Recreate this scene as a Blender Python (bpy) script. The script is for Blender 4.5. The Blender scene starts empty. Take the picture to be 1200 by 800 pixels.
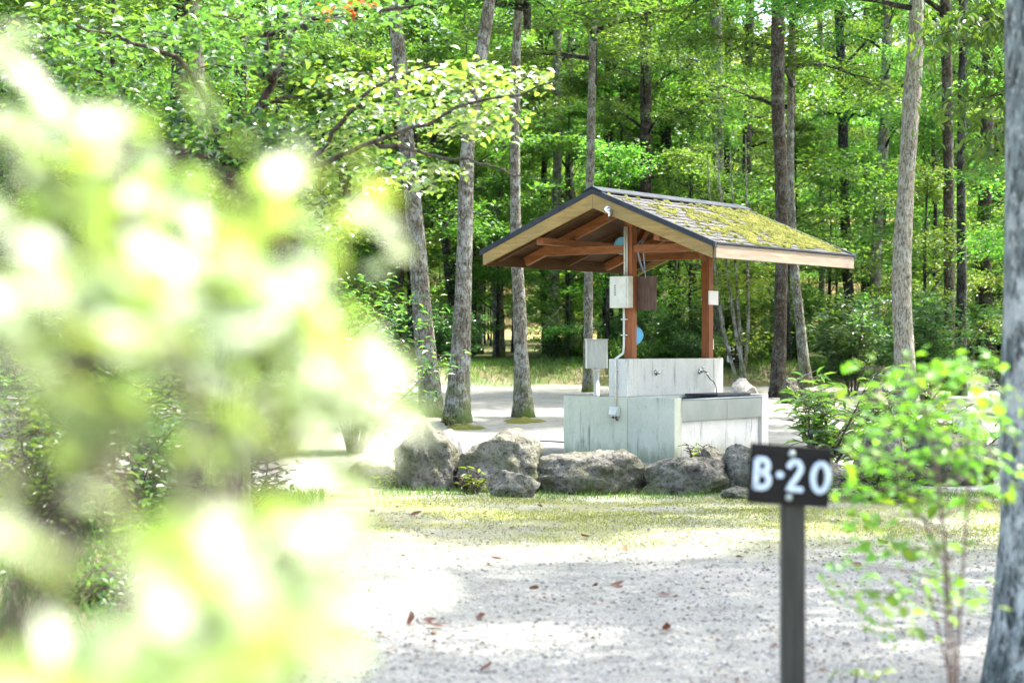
import bpy, math, random
import numpy as np
from mathutils import Vector, noise as mnoise

random.seed(7)
RNG = np.random.default_rng(7)
SC = bpy.context.scene
COL = SC.collection
R = math.radians

# ------------------------------------------------------------------ camera
CAM_H = 1.25
FPX = 2200.0            # focal length in photograph pixels (1200 wide)
HOR = 410.0             # horizon row in the photograph
cam = bpy.data.cameras.new('camera')
cam.sensor_width = 36.0
cam.lens = FPX / 1200.0 * 36.0
cam.clip_start = 0.05
cam.clip_end = 4000
cam.dof.use_dof = True
cam.dof.focus_distance = 20.8
cam.dof.aperture_fstop = 3.3
cam.dof.aperture_blades = 0
camo = bpy.data.objects.new('camera', cam)
COL.objects.link(camo)
camo.location = (0, 0, CAM_H)
camo.rotation_euler = (R(90) + math.atan((HOR - 400.0) / FPX), 0, 0)
SC.camera = camo

# ------------------------------------------------------------------ light
SUN_EL = 60.0
SUN_H = Vector((0.90, 0.42)).normalized()      # horizontal direction towards the sun
w = bpy.data.worlds.new('World')
SC.world = w
w.use_nodes = True
nt = w.node_tree
bg = nt.nodes['Background']
sky = nt.nodes.new('ShaderNodeTexSky')
sky.sky_type = 'NISHITA'
sky.sun_disc = False
sky.sun_elevation = R(SUN_EL)
sky.sun_rotation = math.atan2(SUN_H.x, SUN_H.y)
sky.air_density = 0.9
sky.dust_density = 4.0
sky.ozone_density = 1.0
nt.links.new(sky.outputs[0], bg.inputs[0])
bg.inputs[1].default_value = 0.15
sun = bpy.data.lights.new('sun', 'SUN')
sun.energy = 2.9
sun.angle = R(0.53)
sun.color = (1.0, 0.965, 0.91)
suno = bpy.data.objects.new('sun', sun)
COL.objects.link(suno)
TO_SUN = Vector((SUN_H.x * math.cos(R(SUN_EL)), SUN_H.y * math.cos(R(SUN_EL)), math.sin(R(SUN_EL))))
suno.rotation_euler = TO_SUN.to_track_quat('Z', 'Y').to_euler()
suno.location = (30, 15, 50)
SC.view_settings.view_transform = 'Standard'
SC.view_settings.look = 'None'
SC.view_settings.gamma = 1.0
SC.view_settings.use_curve_mapping = False
SC.view_settings.exposure = 2.95
cy = SC.cycles
SC.render.engine = 'CYCLES'
cy.use_denoising = True
cy.use_adaptive_sampling = True
cy.adaptive_threshold = 0.02
cy.max_bounces = 8
cy.diffuse_bounces = 5
cy.glossy_bounces = 2
cy.transmission_bounces = 5
cy.transparent_max_bounces = 4
cy.sample_clamp_indirect = 6.0
cy.caustics_reflective = False
cy.caustics_refractive = False


# ------------------------------------------------------------------ helpers
def smooth(a, b, x):
    t = np.clip((np.asarray(x, float) - a) / (b - a), 0, 1)
    return t * t * (3 - 2 * t)


def gz(x, y):
    """terrain height"""
    x = np.asarray(x, float); y = np.asarray(y, float)
    z = 0.02 * np.maximum(y - 30, 0)
    bank = 46.5 + 1.2 * np.sin(x * 0.35) + 0.6 * np.sin(x * 0.9 + 1)
    z = z + 0.45 * smooth(bank, bank + 2.2, y)
    z = z + 0.20 * np.maximum(y - 96, 0) * smooth(96, 110, y) * (1 - smooth(170, 260, y) * 0.6)
    # low bank on the left, beside the track
    z = z + 0.30 * smooth(-1.25, -3.2, x - 0.035 * (y - 8)) * smooth(3, 6, y) * (1 - smooth(13, 17, y))
    z = z + 0.018 * np.sin(x * 1.7 + y * 0.6) * np.sin(y * 0.9 - x * 0.4)
    return z


def gpt(x, y):
    return Vector((x, y, float(gz(x, y))))


def at(u, v, d):
    """point at depth d seen at photograph pixel (u, v)"""
    return Vector(((u - 600) / FPX * d, d, CAM_H - (v - HOR) / FPX * d))


def ground_at(u, v):
    d = 4.0
    while d < 140:
        x = (u - 600) / FPX * d
        if HOR + (CAM_H - float(gz(x, d))) / d * FPX <= v:
            break
        d += 0.05
    return gpt(x, d)


class MB:
    def __init__(s):
        s.v = []; s.f = []; s.n = 0

    def add(s, v, faces):
        v = np.asarray(v, float).reshape(-1, 3)
        for a in (faces if isinstance(faces, list) else [faces]):
            s.f.append(np.asarray(a, np.int64) + s.n)
        s.v.append(v); s.n += len(v)
        return s

    def box(s, x0, x1, y0, y1, z0, z1):
        v = [(x, y, z) for z in (z0, z1) for y in (y0, y1) for x in (x0, x1)]
        f = [[0, 2, 3, 1], [4, 5, 7, 6], [0, 1, 5, 4], [2, 6, 7, 3], [0, 4, 6, 2], [1, 3, 7, 5]]
        return s.add(v, np.array(f))

    def bar(s, p, q, wdt, hgt, up=(0, 0, 1)):
        p = Vector(p); q = Vector(q)
        t = (q - p).normalized()
        side = t.cross(Vector(up)).normalized()
        u = side.cross(t).normalized()
        v = []
        for e in (p, q):
            for a, b in ((-1, -1), (1, -1), (1, 1), (-1, 1)):
                v.append(e + side * a * wdt / 2 + u * b * hgt / 2)
        f = [[0, 3, 2, 1], [4, 5, 6, 7], [0, 1, 5, 4], [1, 2, 6, 5], [2, 3, 7, 6], [3, 0, 4, 7]]
        return s.add([tuple(a) for a in v], np.array(f))

    def tube(s, path, radii, sides=8, jit=0.0, flat=None, cap=True, seed=0):
        P = np.array([tuple(p) for p in path], float)
        n = len(P)
        rad = np.full(n, radii, float) if np.isscalar(radii) else np.asarray(radii, float)
        T = np.gradient(P, axis=0) if n > 2 else np.repeat((P[1] - P[0])[None], 2, 0)
        T /= np.linalg.norm(T, axis=1)[:, None] + 1e-9
        ref = np.array([0, 1.0, 0]) if abs(T[0][1]) < 0.9 else np.array([1.0, 0, 0])
        A = np.cross(T, ref); A /= np.linalg.norm(A, axis=1)[:, None] + 1e-9
        B = np.cross(T, A)
        ang = np.linspace(0, 2 * math.pi, sides, endpoint=False)
        rr = np.repeat(rad[:, None], sides, 1)
        if jit:
            rg = np.random.default_rng(seed)
            j = rg.normal(0, 1, (n, sides))
            j = (j + np.roll(j, 1, 1) + np.roll(j, 1, 0)) / 1.7
            rr = rr * (1 + jit * j)
        V = P[:, None, :] + rr[..., None] * (A[:, None, :] * np.cos(ang)[None, :, None] + B[:, None, :] * np.sin(ang)[None, :, None])
        if flat is not None:
            V[..., 1] = P[:, None, 1] + (V[..., 1] - P[:, None, 1]) * flat
        i = np.arange(n - 1)[:, None] * sides
        k = np.arange(sides)[None, :]; k2 = (k + 1) % sides
        q = np.stack([i + k, i + k2, i + sides + k2, i + sides + k], -1).reshape(-1, 4)
        V = V.reshape(-1, 3)
        fs = [q]
        if cap:
            V = np.vstack([V, P[0], P[-1]])
            kk = np.arange(sides); c0 = n * sides
            fs.append(np.stack([np.full(sides, c0), (kk + 1) % sides, kk], -1))
            o = (n - 1) * sides
            fs.append(np.stack([np.full(sides, c0 + 1), o + kk, o + (kk + 1) % sides], -1))
        return s.add(V, fs)

    def mesh(s, name, mat=None, smooth_=False):
        me = bpy.data.meshes.new(name)
        V = np.vstack(s.v)
        me.vertices.add(len(V)); me.vertices.foreach_set('co', V.ravel())
        loops = np.concatenate([f.ravel() for f in s.f])
        tot = np.concatenate([np.full(len(f), f.shape[1]) for f in s.f])
        st = np.concatenate([[0], np.cumsum(tot)[:-1]])
        me.loops.add(len(loops)); me.loops.foreach_set('vertex_index', loops.astype(np.int32))
        me.polygons.add(len(tot))
        me.polygons.foreach_set('loop_start', st.astype(np.int32))
        me.polygons.foreach_set('loop_total', tot.astype(np.int32))
        me.polygons.foreach_set('use_smooth', np.full(len(tot), smooth_))
        me.update(calc_edges=True)
        me.validate()
        if mat: me.materials.append(mat)
        return me

    def build(s, name, mat, parent=None, smooth_=False, bevel=0.0):
        return obj(name, s.mesh(name, mat, smooth_), parent, bevel)


def obj(name, me, parent=None, bevel=0.0):
    o = bpy.data.objects.new(name, me)
    COL.objects.link(o)
    if parent is not None: o.parent = parent
    if bevel:
        m = o.modifiers.new('bevel', 'BEVEL'); m.width = bevel; m.segments = 2; m.limit_method = 'ANGLE'
    return o


def tag(o, label, cat, group=None):
    o['label'] = label; o['category'] = cat
    if group: o['group'] = group
    return o


def thing(name, label, cat, loc=(0, 0, 0), rz=0.0, group=None):
    o = bpy.data.objects.new(name, None)
    o.empty_display_size = 0.2
    COL.objects.link(o)
    o.location = loc; o.rotation_euler = (0, 0, rz)
    return tag(o, label, cat, group)


def copy_tree(root, loc, rz=0.0, scale=1.0, label=None, cat=None, group=None):
    r = root.copy(); COL.objects.link(r)
    r.location = loc; r.rotation_euler = (0, 0, rz)
    r.scale = (scale, scale, scale) if np.isscalar(scale) else scale
    if label: r['label'] = label
    if cat: r['category'] = cat
    if group: r['group'] = group
    for ch in root.children:
        c = ch.copy(); COL.objects.link(c); c.parent = r
    return r


# ------------------------------------------------------------------ materials
class NT:
    def __init__(s, name):
        s.m = bpy.data.materials.new(name); s.m.use_nodes = True
        s.t = s.m.node_tree; s.t.nodes.clear()
        s.out = s.n('ShaderNodeOutputMaterial')

    def n(s, k, **kw):
        nd = s.t.nodes.new(k)
        for a, b in kw.items(): setattr(nd, a, b)
        return nd

    def l(s, a, b): s.t.links.new(a, b)

    def put(s, nd, key, val):
        if hasattr(val, 'is_output') or isinstance(val, bpy.types.NodeSocket): s.l(val, nd.inputs[key])
        else:
            if isinstance(val, tuple) and len(val) == 3 and nd.inputs[key].type == 'RGBA': val = (*val, 1)
            nd.inputs[key].default_value = val

    def coord(s, kind='Object', scale=(1, 1, 1), rot=(0, 0, 0)):
        c = s.n('ShaderNodeTexCoord'); m = s.n('ShaderNodeMapping')
        s.l(c.outputs[kind], m.inputs[0]); m.inputs['Scale'].default_value = scale; m.inputs['Rotation'].default_value = rot
        return m.outputs[0]

    def world(s, scale=(1, 1, 1)):
        g = s.n('ShaderNodeNewGeometry'); m = s.n('ShaderNodeMapping')
        s.l(g.outputs['Position'], m.inputs[0]); m.inputs['Scale'].default_value = scale
        return m.outputs[0]

    def noise(s, co, sc, det=4, rough=0.55, dist=0.0):
        t = s.n('ShaderNodeTexNoise'); s.l(co, t.inputs['Vector'])
        t.inputs['Scale'].default_value = sc; t.inputs['Detail'].default_value = det
        t.inputs['Roughness'].default_value = rough; t.inputs['Distortion'].default_value = dist
        return t.outputs['Fac']

    def voro(s, co, sc, feat='F1', out='Distance'):
        t = s.n('ShaderNodeTexVoronoi', feature=feat); s.l(co, t.inputs['Vector']); t.inputs['Scale'].default_value = sc
        return t.outputs[out]

    def ramp(s, f, stops):
        r = s.n('ShaderNodeValToRGB'); s.l(f, r.inputs[0])
        e = r.color_ramp.elements
        while len(e) < len(stops): e.new(0.5)
        for a, (p, c) in zip(e, stops):
            a.position = p
            a.color = (c, c, c, 1) if np.isscalar(c) else (*c, 1)
        return r.outputs[0]

    def mix(s, f, a, b, mode='MIX'):
        m = s.n('ShaderNodeMix', data_type='RGBA', blend_type=mode)
        ins = {'f': m.inputs[0], 'a': m.inputs[6], 'b': m.inputs[7]}
        for k, v in (('f', f), ('a', a), ('b', b)):
            if isinstance(v, bpy.types.NodeSocket): s.l(v, ins[k])
            else: ins[k].default_value = (*v, 1) if isinstance(v, tuple) else v
        return m.outputs[2]

    def math(s, op, a, b=0.0, clamp=False):
        m = s.n('ShaderNodeMath', operation=op, use_clamp=clamp)
        for i, v in enumerate((a, b)):
            if isinstance(v, bpy.types.NodeSocket): s.l(v, m.inputs[i])
            else: m.inputs[i].default_value = v
        return m.outputs[0]

    def sep(s, v):
        x = s.n('ShaderNodeSeparateXYZ'); s.l(v, x.inputs[0]); return x.outputs

    def bump(s, h, strength=0.3, dist=0.02):
        b = s.n('ShaderNodeBump'); s.l(h, b.inputs['Height'])
        b.inputs['Strength'].default_value = strength; b.inputs['Distance'].default_value = dist
        return b.outputs[0]

    def done(s, color, rough=0.8, bump=None, metal=0.0, spec=0.4):
        p = s.n('ShaderNodeBsdfPrincipled')
        s.put(p, 'Base Color', color); s.put(p, 'Roughness', rough); p.inputs['Metallic'].default_value = metal
        p.inputs['Specular IOR Level'].default_value = spec
        if bump is not None: s.l(bump, p.inputs['Normal'])
        s.l(p.outputs[0], s.out.inputs[0])
        return s.m


def leaf_mat(name, c1, c2, c3, trans, tmix=0.45, gloss=0.04, rough=0.38, hue=0.03, val=0.35):
    t = NT(name)
    g = t.n('ShaderNodeNewGeometry'); oi = t.n('ShaderNodeObjectInfo')
    col = t.ramp(g.outputs['Random Per Island'], [(0.0, c1), (0.5, c2), (1.0, c3)])
    h = t.n('ShaderNodeHueSaturation')
    hv = t.n('ShaderNodeMapRange'); t.l(oi.outputs['Random'], hv.inputs[0]); hv.inputs[3].default_value = 0.5 - hue; hv.inputs[4].default_value = 0.5 + hue
    vv = t.math('MULTIPLY_ADD', oi.outputs['Random'], val); vv.node.inputs[2].default_value = 1 - val / 2
    t.l(hv.outputs[0], h.inputs['Hue']); t.l(vv, h.inputs['Value']); t.l(col, h.inputs['Color'])
    d = t.n('ShaderNodeBsdfDiffuse'); t.l(h.outputs[0], d.inputs[0])
    tr = t.n('ShaderNodeBsdfTranslucent')
    tc = t.mix(1.0, h.outputs[0], trans, 'MULTIPLY')
    t.l(tc, tr.inputs[0])
    m1 = t.n('ShaderNodeMixShader'); m1.inputs[0].default_value = tmix
    t.l(d.outputs[0], m1.inputs[1]); t.l(tr.outputs[0], m1.inputs[2])
    gl = t.n('ShaderNodeBsdfGlossy'); gl.inputs['Roughness'].default_value = rough; gl.inputs[0].default_value = (1, 1, 1, 1)
    lw = t.n('ShaderNodeLayerWeight'); lw.inputs[0].default_value = 0.5
    fg = t.math('MULTIPLY_ADD', t.math('POWER', lw.outputs['Facing'], 4.0), gloss * 2.0, True); fg.node.inputs[2].default_value = gloss * 0.55
    m2 = t.n('ShaderNodeMixShader'); t.l(fg, m2.inputs[0]); t.l(m1.outputs[0], m2.inputs[1]); t.l(gl.outputs[0], m2.inputs[2])
    t.l(m2.outputs[0], t.out.inputs[0])
    return t.m


M = {}
TR = (2.0, 2.1, 0.75)
M['leaf_mid'] = leaf_mat('leaf_mid', (0.034, 0.085, 0.020), (0.060, 0.135, 0.028), (0.11, 0.190, 0.036), TR)
M['leaf_wood'] = leaf_mat('leaf_wood', (0.040, 0.098, 0.024), (0.070, 0.152, 0.032), (0.125, 0.210, 0.040), TR, val=0.6)
M['leaf_lime'] = leaf_mat('leaf_lime', (0.080, 0.150, 0.020), (0.120, 0.200, 0.025), (0.160, 0.230, 0.035), TR)
M['leaf_dark'] = leaf_mat('leaf_dark', (0.030, 0.080, 0.030), (0.048, 0.112, 0.038), (0.085, 0.150, 0.042), TR, gloss=0.07)
M['leaf_glossy'] = leaf_mat('leaf_glossy', (0.035, 0.090, 0.025), (0.055, 0.125, 0.030), (0.11, 0.190, 0.035), TR, gloss=0.10, rough=0.28)
M['leaf_broad'] = leaf_mat('leaf_broad', (0.035, 0.100, 0.020), (0.055, 0.140, 0.026), (0.100, 0.190, 0.030), TR, tmix=0.5, gloss=0.05, rough=0.4)
M['leaf_yellow'] = leaf_mat('leaf_yellow', (0.080, 0.155, 0.022), (0.125, 0.195, 0.030), (0.190, 0.230, 0.060), (2.0, 2.1, 0.6), gloss=0.26, rough=0.42)
M['leaf_near'] = leaf_mat('leaf_near', (0.110, 0.175, 0.048), (0.140, 0.200, 0.055), (0.170, 0.220, 0.060), (1.75, 1.85, 0.9), tmix=0.5, gloss=0.10, rough=0.5, hue=0.02, val=0.25)
M['leaf_sapling'] = leaf_mat('leaf_sapling', (0.065, 0.140, 0.020), (0.090, 0.172, 0.025), (0.125, 0.200, 0.030), (1.8, 1.9, 0.65), gloss=0.03)
M['leaf_dead'] = leaf_mat('leaf_dead', (0.05, 0.022, 0.010), (0.09, 0.040, 0.016), (0.16, 0.085, 0.040), (1.5, 1.2, 0.8), tmix=0.2, gloss=0.05)
M['leaf_orange'] = leaf_mat('leaf_orange', (0.30, 0.10, 0.02), (0.35, 0.15, 0.03), (0.25, 0.07, 0.02), (1.8, 1.5, 0.7))
M['grass'] = leaf_mat('grass', (0.10, 0.14, 0.025), (0.16, 0.18, 0.035), (0.23, 0.22, 0.07), (1.5, 1.4, 0.6), tmix=0.35, gloss=0.03)
M['grass_dark'] = leaf_mat('grass_dark', (0.04, 0.09, 0.02), (0.07, 0.13, 0.025), (0.12, 0.16, 0.04), TR, tmix=0.35, gloss=0.04)


def bark_mat(name, dark, mid, pale, lichen=0.5, moss=0.0, fine=1.0):
    t = NT(name)
    co = t.coord('Object', (1, 1, 0.35)); co2 = t.coord('Object')
    a = t.noise(co, 16 * fine, 6, 0.65, 0.4)
    b = t.noise(co2, 5.5, 4, 0.6)
    c = t.ramp(a, [(0.25, dark), (0.5, mid), (0.8, pale)])
    sp_ = t.ramp(t.noise(co2, 26, 3, 0.6), [(0.55, 0.0), (0.62, 1.0)])
    c = t.mix(t.math('MULTIPLY', sp_, lichen * 1.1), c, (0.36, 0.36, 0.31))
    li = t.math('MULTIPLY', t.ramp(b, [(0.48, 0.0), (0.60, 1.0)]), lichen)
    c = t.mix(li, c, (0.42, 0.43, 0.38))
    pits = t.ramp(t.noise(co, 34 * fine, 3, 0.7), [(0.36, 0.25), (0.52, 1.0)])
    c = t.mix(1.0, c, pits, 'MULTIPLY')
    if moss:
        z = t.sep(co2)[2]
        mm = t.math('MULTIPLY', t.ramp(t.noise(co2, 3.5, 4), [(0.38, 0.0), (0.6, 1.0)]), t.ramp(z, [(0.0, 1.0), (min(1.0, moss), 0.0)]))
        c = t.mix(mm, c, (0.10, 0.14, 0.025))
    h = t.math('ADD', a, t.math('MULTIPLY', t.noise(co, 60 * fine, 3), 0.4))
    return t.done(c, 0.9, t.bump(h, 0.9, 0.03), spec=0.2)


M['bark_grey'] = bark_mat('bark_grey', (0.038, 0.030, 0.020), (0.145, 0.122, 0.085), (0.27, 0.24, 0.18), 0.5, 1.0)
M['bark_pale'] = bark_mat('bark_pale', (0.095, 0.080, 0.056), (0.26, 0.225, 0.165), (0.42, 0.375, 0.295), 0.4)
M['bark_brown'] = bark_mat('bark_brown', (0.013, 0.009, 0.006), (0.050, 0.036, 0.023), (0.11, 0.082, 0.055), 0.13)
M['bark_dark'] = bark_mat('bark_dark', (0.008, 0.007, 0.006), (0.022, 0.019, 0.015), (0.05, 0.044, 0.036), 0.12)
M['bark_lichen'] = bark_mat('bark_lichen', (0.04, 0.045, 0.04), (0.13, 0.145, 0.13), (0.27, 0.32, 0.30), 0.6)
M['twig'] = bark_mat('twig', (0.03, 0.02, 0.014), (0.06, 0.042, 0.03), (0.11, 0.085, 0.065), 0.1)
M['twig_red'] = NT('twig_red').done((0.07, 0.04, 0.028), 0.7)


def wood_mat(name, a, b, c, scale, rough=0.7, weather=None):
    t = NT(name)
    co = t.coord('Object', scale)
    g = t.noise(co, 1.0, 6, 0.6, 1.2)
    col = t.ramp(g, [(0.28, a), (0.5, b), (0.75, c)])
    oi = t.n('ShaderNodeObjectInfo')
    h = t.n('ShaderNodeHueSaturation'); t.l(col, h.inputs['Color'])
    vv = t.math('MULTIPLY_ADD', oi.outputs['Random'], 0.3); vv.node.inputs[2].default_value = 0.85
    t.l(vv, h.inputs['Value']); col = h.outputs[0]
    kn = t.ramp(t.noise(t.coord('Object'), 3.2, 2), [(0.70, 1.0), (0.76, 0.45)])
    col = t.mix(1.0, col, kn, 'MULTIPLY')
    if weather:
        wv = t.ramp(t.noise(t.coord('Object'), 2.3, 5, 0.65), [(0.42, 0.0), (0.62, 0.75)])
        col = t.mix(wv, col, weather)
    return t.done(col, rough, t.bump(g, 0.25, 0.006), spec=0.3)


M['stain_x'] = wood_mat('stain_x', (0.13, 0.045, 0.014), (0.21, 0.078, 0.024), (0.29, 0.115, 0.040), (2.5, 40, 40))
M['stain_y'] = wood_mat('stain_y', (0.13, 0.045, 0.014), (0.21, 0.078, 0.024), (0.29, 0.115, 0.040), (40, 2.5, 14))
M['stain_z'] = wood_mat('stain_z', (0.14, 0.042, 0.013), (0.22, 0.072, 0.021), (0.29, 0.105, 0.036), (40, 40, 2.0))
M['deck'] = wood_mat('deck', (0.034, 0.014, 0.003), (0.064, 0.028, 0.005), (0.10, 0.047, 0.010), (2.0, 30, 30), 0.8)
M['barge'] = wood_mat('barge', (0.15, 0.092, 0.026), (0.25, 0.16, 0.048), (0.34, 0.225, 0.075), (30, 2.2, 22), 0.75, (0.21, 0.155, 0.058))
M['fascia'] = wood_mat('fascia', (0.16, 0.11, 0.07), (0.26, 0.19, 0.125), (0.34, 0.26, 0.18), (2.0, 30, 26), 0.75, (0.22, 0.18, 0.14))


def concrete(name, base, tint, stain=0.6):
    t = NT(name)
    co = t.coord('Object')
    a = t.noise(co, 3.0, 6, 0.62); b = t.noise(co, 38, 4, 0.7)
    c = t.ramp(a, [(0.3, tint), (0.62, base)])
    c = t.mix(0.18, c, t.ramp(b, [(0.3, 0.25), (0.7, 1.0)]), 'MULTIPLY')
    st = t.coord('Object', (9, 9, 0.9))
    s1 = t.ramp(t.noise(st, 1.4, 5, 0.7), [(0.54, 0.0), (0.70, 1.0)])
    z = t.sep(co)[2]
    band = t.ramp(t.noise(co, 2.1, 3), [(0.42, 0.0), (0.6, 1.0)])
    f = t.math('MULTIPLY', t.math('MULTIPLY', s1, band), stain)
    c = t.mix(f, c, (0.11, 0.115, 0.09))
    ft = t.math('ADD', z, t.math('MULTIPLY', t.noise(t.coord('Object', (5, 5, 1.2)), 1.6, 5, 0.7), 0.55))
    c = t.mix(t.math('MULTIPLY', t.ramp(ft, [(0.30, 0.8), (0.50, 0.0)]), stain), c, (0.15, 0.165, 0.09))
    s2 = t.ramp(t.noise(co, 7.0, 6, 0.75), [(0.60, 0.0), (0.72, 0.6)])
    c = t.mix(t.math('MULTIPLY', s2, stain), c, (0.16, 0.15, 0.11))
    return t.done(c, 0.85, t.bump(t.math('ADD', a, t.math('MULTIPLY', b, 0.3)), 0.25, 0.01), spec=0.3)


M['conc_wall'] = concrete('conc_wall', (0.57, 0.555, 0.48), (0.49, 0.48, 0.41), 0.8)
M['conc_block'] = concrete('conc_block', (0.52, 0.52, 0.38), (0.42, 0.425, 0.305), 1.0)
M['conc_wall2'] = concrete('conc_wall2', (0.47, 0.475, 0.37), (0.39, 0.40, 0.31), 1.0)
M['conc_front'] = concrete('conc_front', (0.56, 0.54, 0.49), (0.47, 0.455, 0.41), 0.7)

t = NT('steel')
M['steel'] = t.done(t.ramp(t.noise(t.coord('Object'), 3, 4), [(0.3, (0.20, 0.235, 0.24)), (0.7, (0.27, 0.305, 0.31))]), 0.34, None, 1.0)  # base darkened towards teal, standing in for reflected greenery
M['chrome'] = NT('chrome').done((0.5, 0.5, 0.5), 0.25, None, 1.0)
M['rubber'] = NT('rubber').done((0.03, 0.03, 0.035), 0.6)
M['hose'] = NT('hose').done((0.05, 0.05, 0.05), 0.5)
t = NT('trim'); M['trim'] = t.done(t.ramp(t.noise(t.coord('Object'), 6, 5), [(0.3, (0.022, 0.027, 0.032)), (0.7, (0.042, 0.048, 0.054))]), 0.85, spec=0.12)
t = NT('cream'); M['cream'] = t.done(t.ramp(t.noise(t.coord('Object'), 9, 5, 0.7), [(0.25, (0.46, 0.45, 0.36)), (0.6, (0.60, 0.585, 0.48))]), 0.5)
t = NT('grey_box'); M['grey_box'] = t.done(t.ramp(t.noise(t.coord('Object', (8, 8, 1.5)), 3, 5, 0.7), [(0.25, (0.38, 0.39, 0.33)), (0.6, (0.55, 0.555, 0.48))]), 0.55)
M['white_plate'] = NT('white_plate').done((0.72, 0.71, 0.68), 0.5)
M['mark_grey'] = NT('mark_grey').done((0.22, 0.22, 0.20), 0.6)
M['blue'] = NT('blue').done((0.16, 0.47, 0.66), 0.45)
t = NT('board_brown'); M['board_brown'] = t.done(t.ramp(t.noise(t.coord('Object', (20, 20, 4)), 2, 5), [(0.3, (0.06, 0.035, 0.022)), (0.7, (0.13, 0.08, 0.05))]), 0.8)
M['porcelain'] = NT('porcelain').done((0.75, 0.75, 0.73), 0.25)
t = NT('sign_board'); M['sign_board'] = t.done(t.ramp(t.noise(t.coord('Object', (6, 30, 30)), 3, 5), [(0.3, (0.006, 0.0055, 0.005)), (0.7, (0.015, 0.013, 0.012))]), 0.75, spec=0.15)
t = NT('sign_post'); M['sign_post'] = t.done(t.ramp(t.noise(t.coord('Object', (30, 30, 2)), 2, 5), [(0.3, (0.026, 0.025, 0.021)), (0.7, (0.062, 0.059, 0.050))]), 0.8, spec=0.15)
t = NT('sign_white'); M['sign_white'] = t.done(t.ramp(t.noise(t.coord('Object'), 40, 4), [(0.3, (0.36, 0.43, 0.54)), (0.6, (0.48, 0.54, 0.61))]), 0.5)
M['screw'] = NT('screw').done((0.30, 0.34, 0.32), 0.5, None, 0.6)

t = NT('shingle'); co = t.coord('Object'); oi = t.n('ShaderNodeObjectInfo')
c = t.ramp(t.noise(t.world(), 60, 4, 0.7), [(0.3, (0.024, 0.024, 0.021)), (0.7, (0.080, 0.078, 0.068))])
c = t.mix(0.75, c, t.ramp(oi.outputs['Random'], [(0.0, 0.45), (1.0, 1.0)]), 'MULTIPLY')
M['shingle'] = t.done(c, 0.9, t.bump(t.noise(t.world(), 120, 3), 0.4, 0.004))
t = NT('moss'); c = t.ramp(t.noise(t.world(), 5, 5, 0.6), [(0.3, (0.055, 0.066, 0.013)), (0.5, (0.105, 0.112, 0.022)), (0.72, (0.18, 0.165, 0.045))])
M['moss'] = t.done(c, 0.95, t.bump(t.noise(t.world(), 90, 4, 0.7), 0.9, 0.02), spec=0.1)

t = NT('rock'); co = t.coord('Object'); oi = t.n('ShaderNodeObjectInfo')
va = t.n('ShaderNodeVectorMath', operation='ADD'); t.l(co, va.inputs[0]); t.l(oi.outputs['Location'], va.inputs[1]); co = va.outputs[0]
a = t.noise(co, 4, 7, 0.68); b = t.noise(co, 22, 5, 0.7)
c = t.ramp(a, [(0.30, (0.060, 0.054, 0.042)), (0.5, (0.150, 0.137, 0.110)), (0.72, (0.26, 0.242, 0.20))])
c = t.mix(1.0, c, t.ramp(b, [(0.36, 0.25), (0.52, 1.0)]), 'MULTIPLY')
c = t.mix(t.ramp(t.noise(co, 9, 5, 0.7), [(0.52, 0.0), (0.66, 0.6)]), c, (0.30, 0.29, 0.24))
zz = t.sep(t.coord('Generated'))[2]
mo = t.math('MULTIPLY', t.ramp(t.noise(co, 3.2, 5, 0.6), [(0.42, 0.0), (0.58, 1.0)]), t.ramp(zz, [(0.25, 1.0), (0.8, 0.25)]))
c = t.mix(mo, c, (0.065, 0.08, 0.018))
hs = t.n('ShaderNodeHueSaturation'); t.l(c, hs.inputs['Color']); vv = t.math('MULTIPLY_ADD', oi.outputs['Random'], 0.55); vv.node.inputs[2].default_value = 0.78; t.l(vv, hs.inputs['Value']); c = hs.outputs[0]
M['rock'] = t.done(c, 0.9, t.bump(t.math('ADD', a, t.math('MULTIPLY', b, 0.6)), 1.0, 0.09), spec=0.2)
t = NT('rock_pale'); co = t.coord('Object')
a = t.noise(co, 5, 6, 0.65)
M['rock_pale'] = t.done(t.ramp(a, [(0.3, (0.28, 0.24, 0.20)), (0.7, (0.48, 0.43, 0.38))]), 0.9, t.bump(a, 0.8, 0.04), spec=0.2)

# ground: gravel and trodden earth, thin grass, wood floor
t = NT('ground'); co = t.world()
n1 = t.noise(co, 0.55, 5, 0.6); n2 = t.noise(co, 4.5, 6, 0.7); n3 = t.noise(co, 55, 4, 0.75); n4 = t.voro(co, 42)
grav = t.ramp(n2, [(0.25, (0.150, 0.150, 0.126)), (0.5, (0.262, 0.262, 0.222)), (0.75, (0.35, 0.347, 0.296))])
grav = t.mix(0.85, grav, t.ramp(n3, [(0.30, 0.25), (0.60, 1.0)]), 'MULTIPLY')
grav = t.mix(t.ramp(n1, [(0.5, 0.0), (0.68, 0.45)]), grav, (0.32, 0.295, 0.26))
X, Y, Z = t.sep(co)
gb = t.math('MULTIPLY', t.ramp(t.math('DIVIDE', Y, 40.0), [(0.27, 0.0), (0.33, 1.0)]), t.ramp(t.math('DIVIDE', Y, 40.0), [(0.39, 1.0), (0.43, 0.0)]))
gm = t.math('MULTIPLY', gb, t.ramp(t.noise(co, 1.1, 5, 0.65), [(0.33, 0.0), (0.55, 0.85)]))
c = t.mix(gm, grav, t.ramp(n3, [(0.3, (0.125, 0.145, 0.035)), (0.7, (0.25, 0.245, 0.08))]))
litter = t.ramp(n2, [(0.3, (0.06, 0.05, 0.03)), (0.55, (0.13, 0.105, 0.06)), (0.75, (0.12, 0.14, 0.04))])
bk = t.math('ADD', Y, t.math('MULTIPLY', t.noise(co, 0.4, 3), 5.0))
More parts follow.
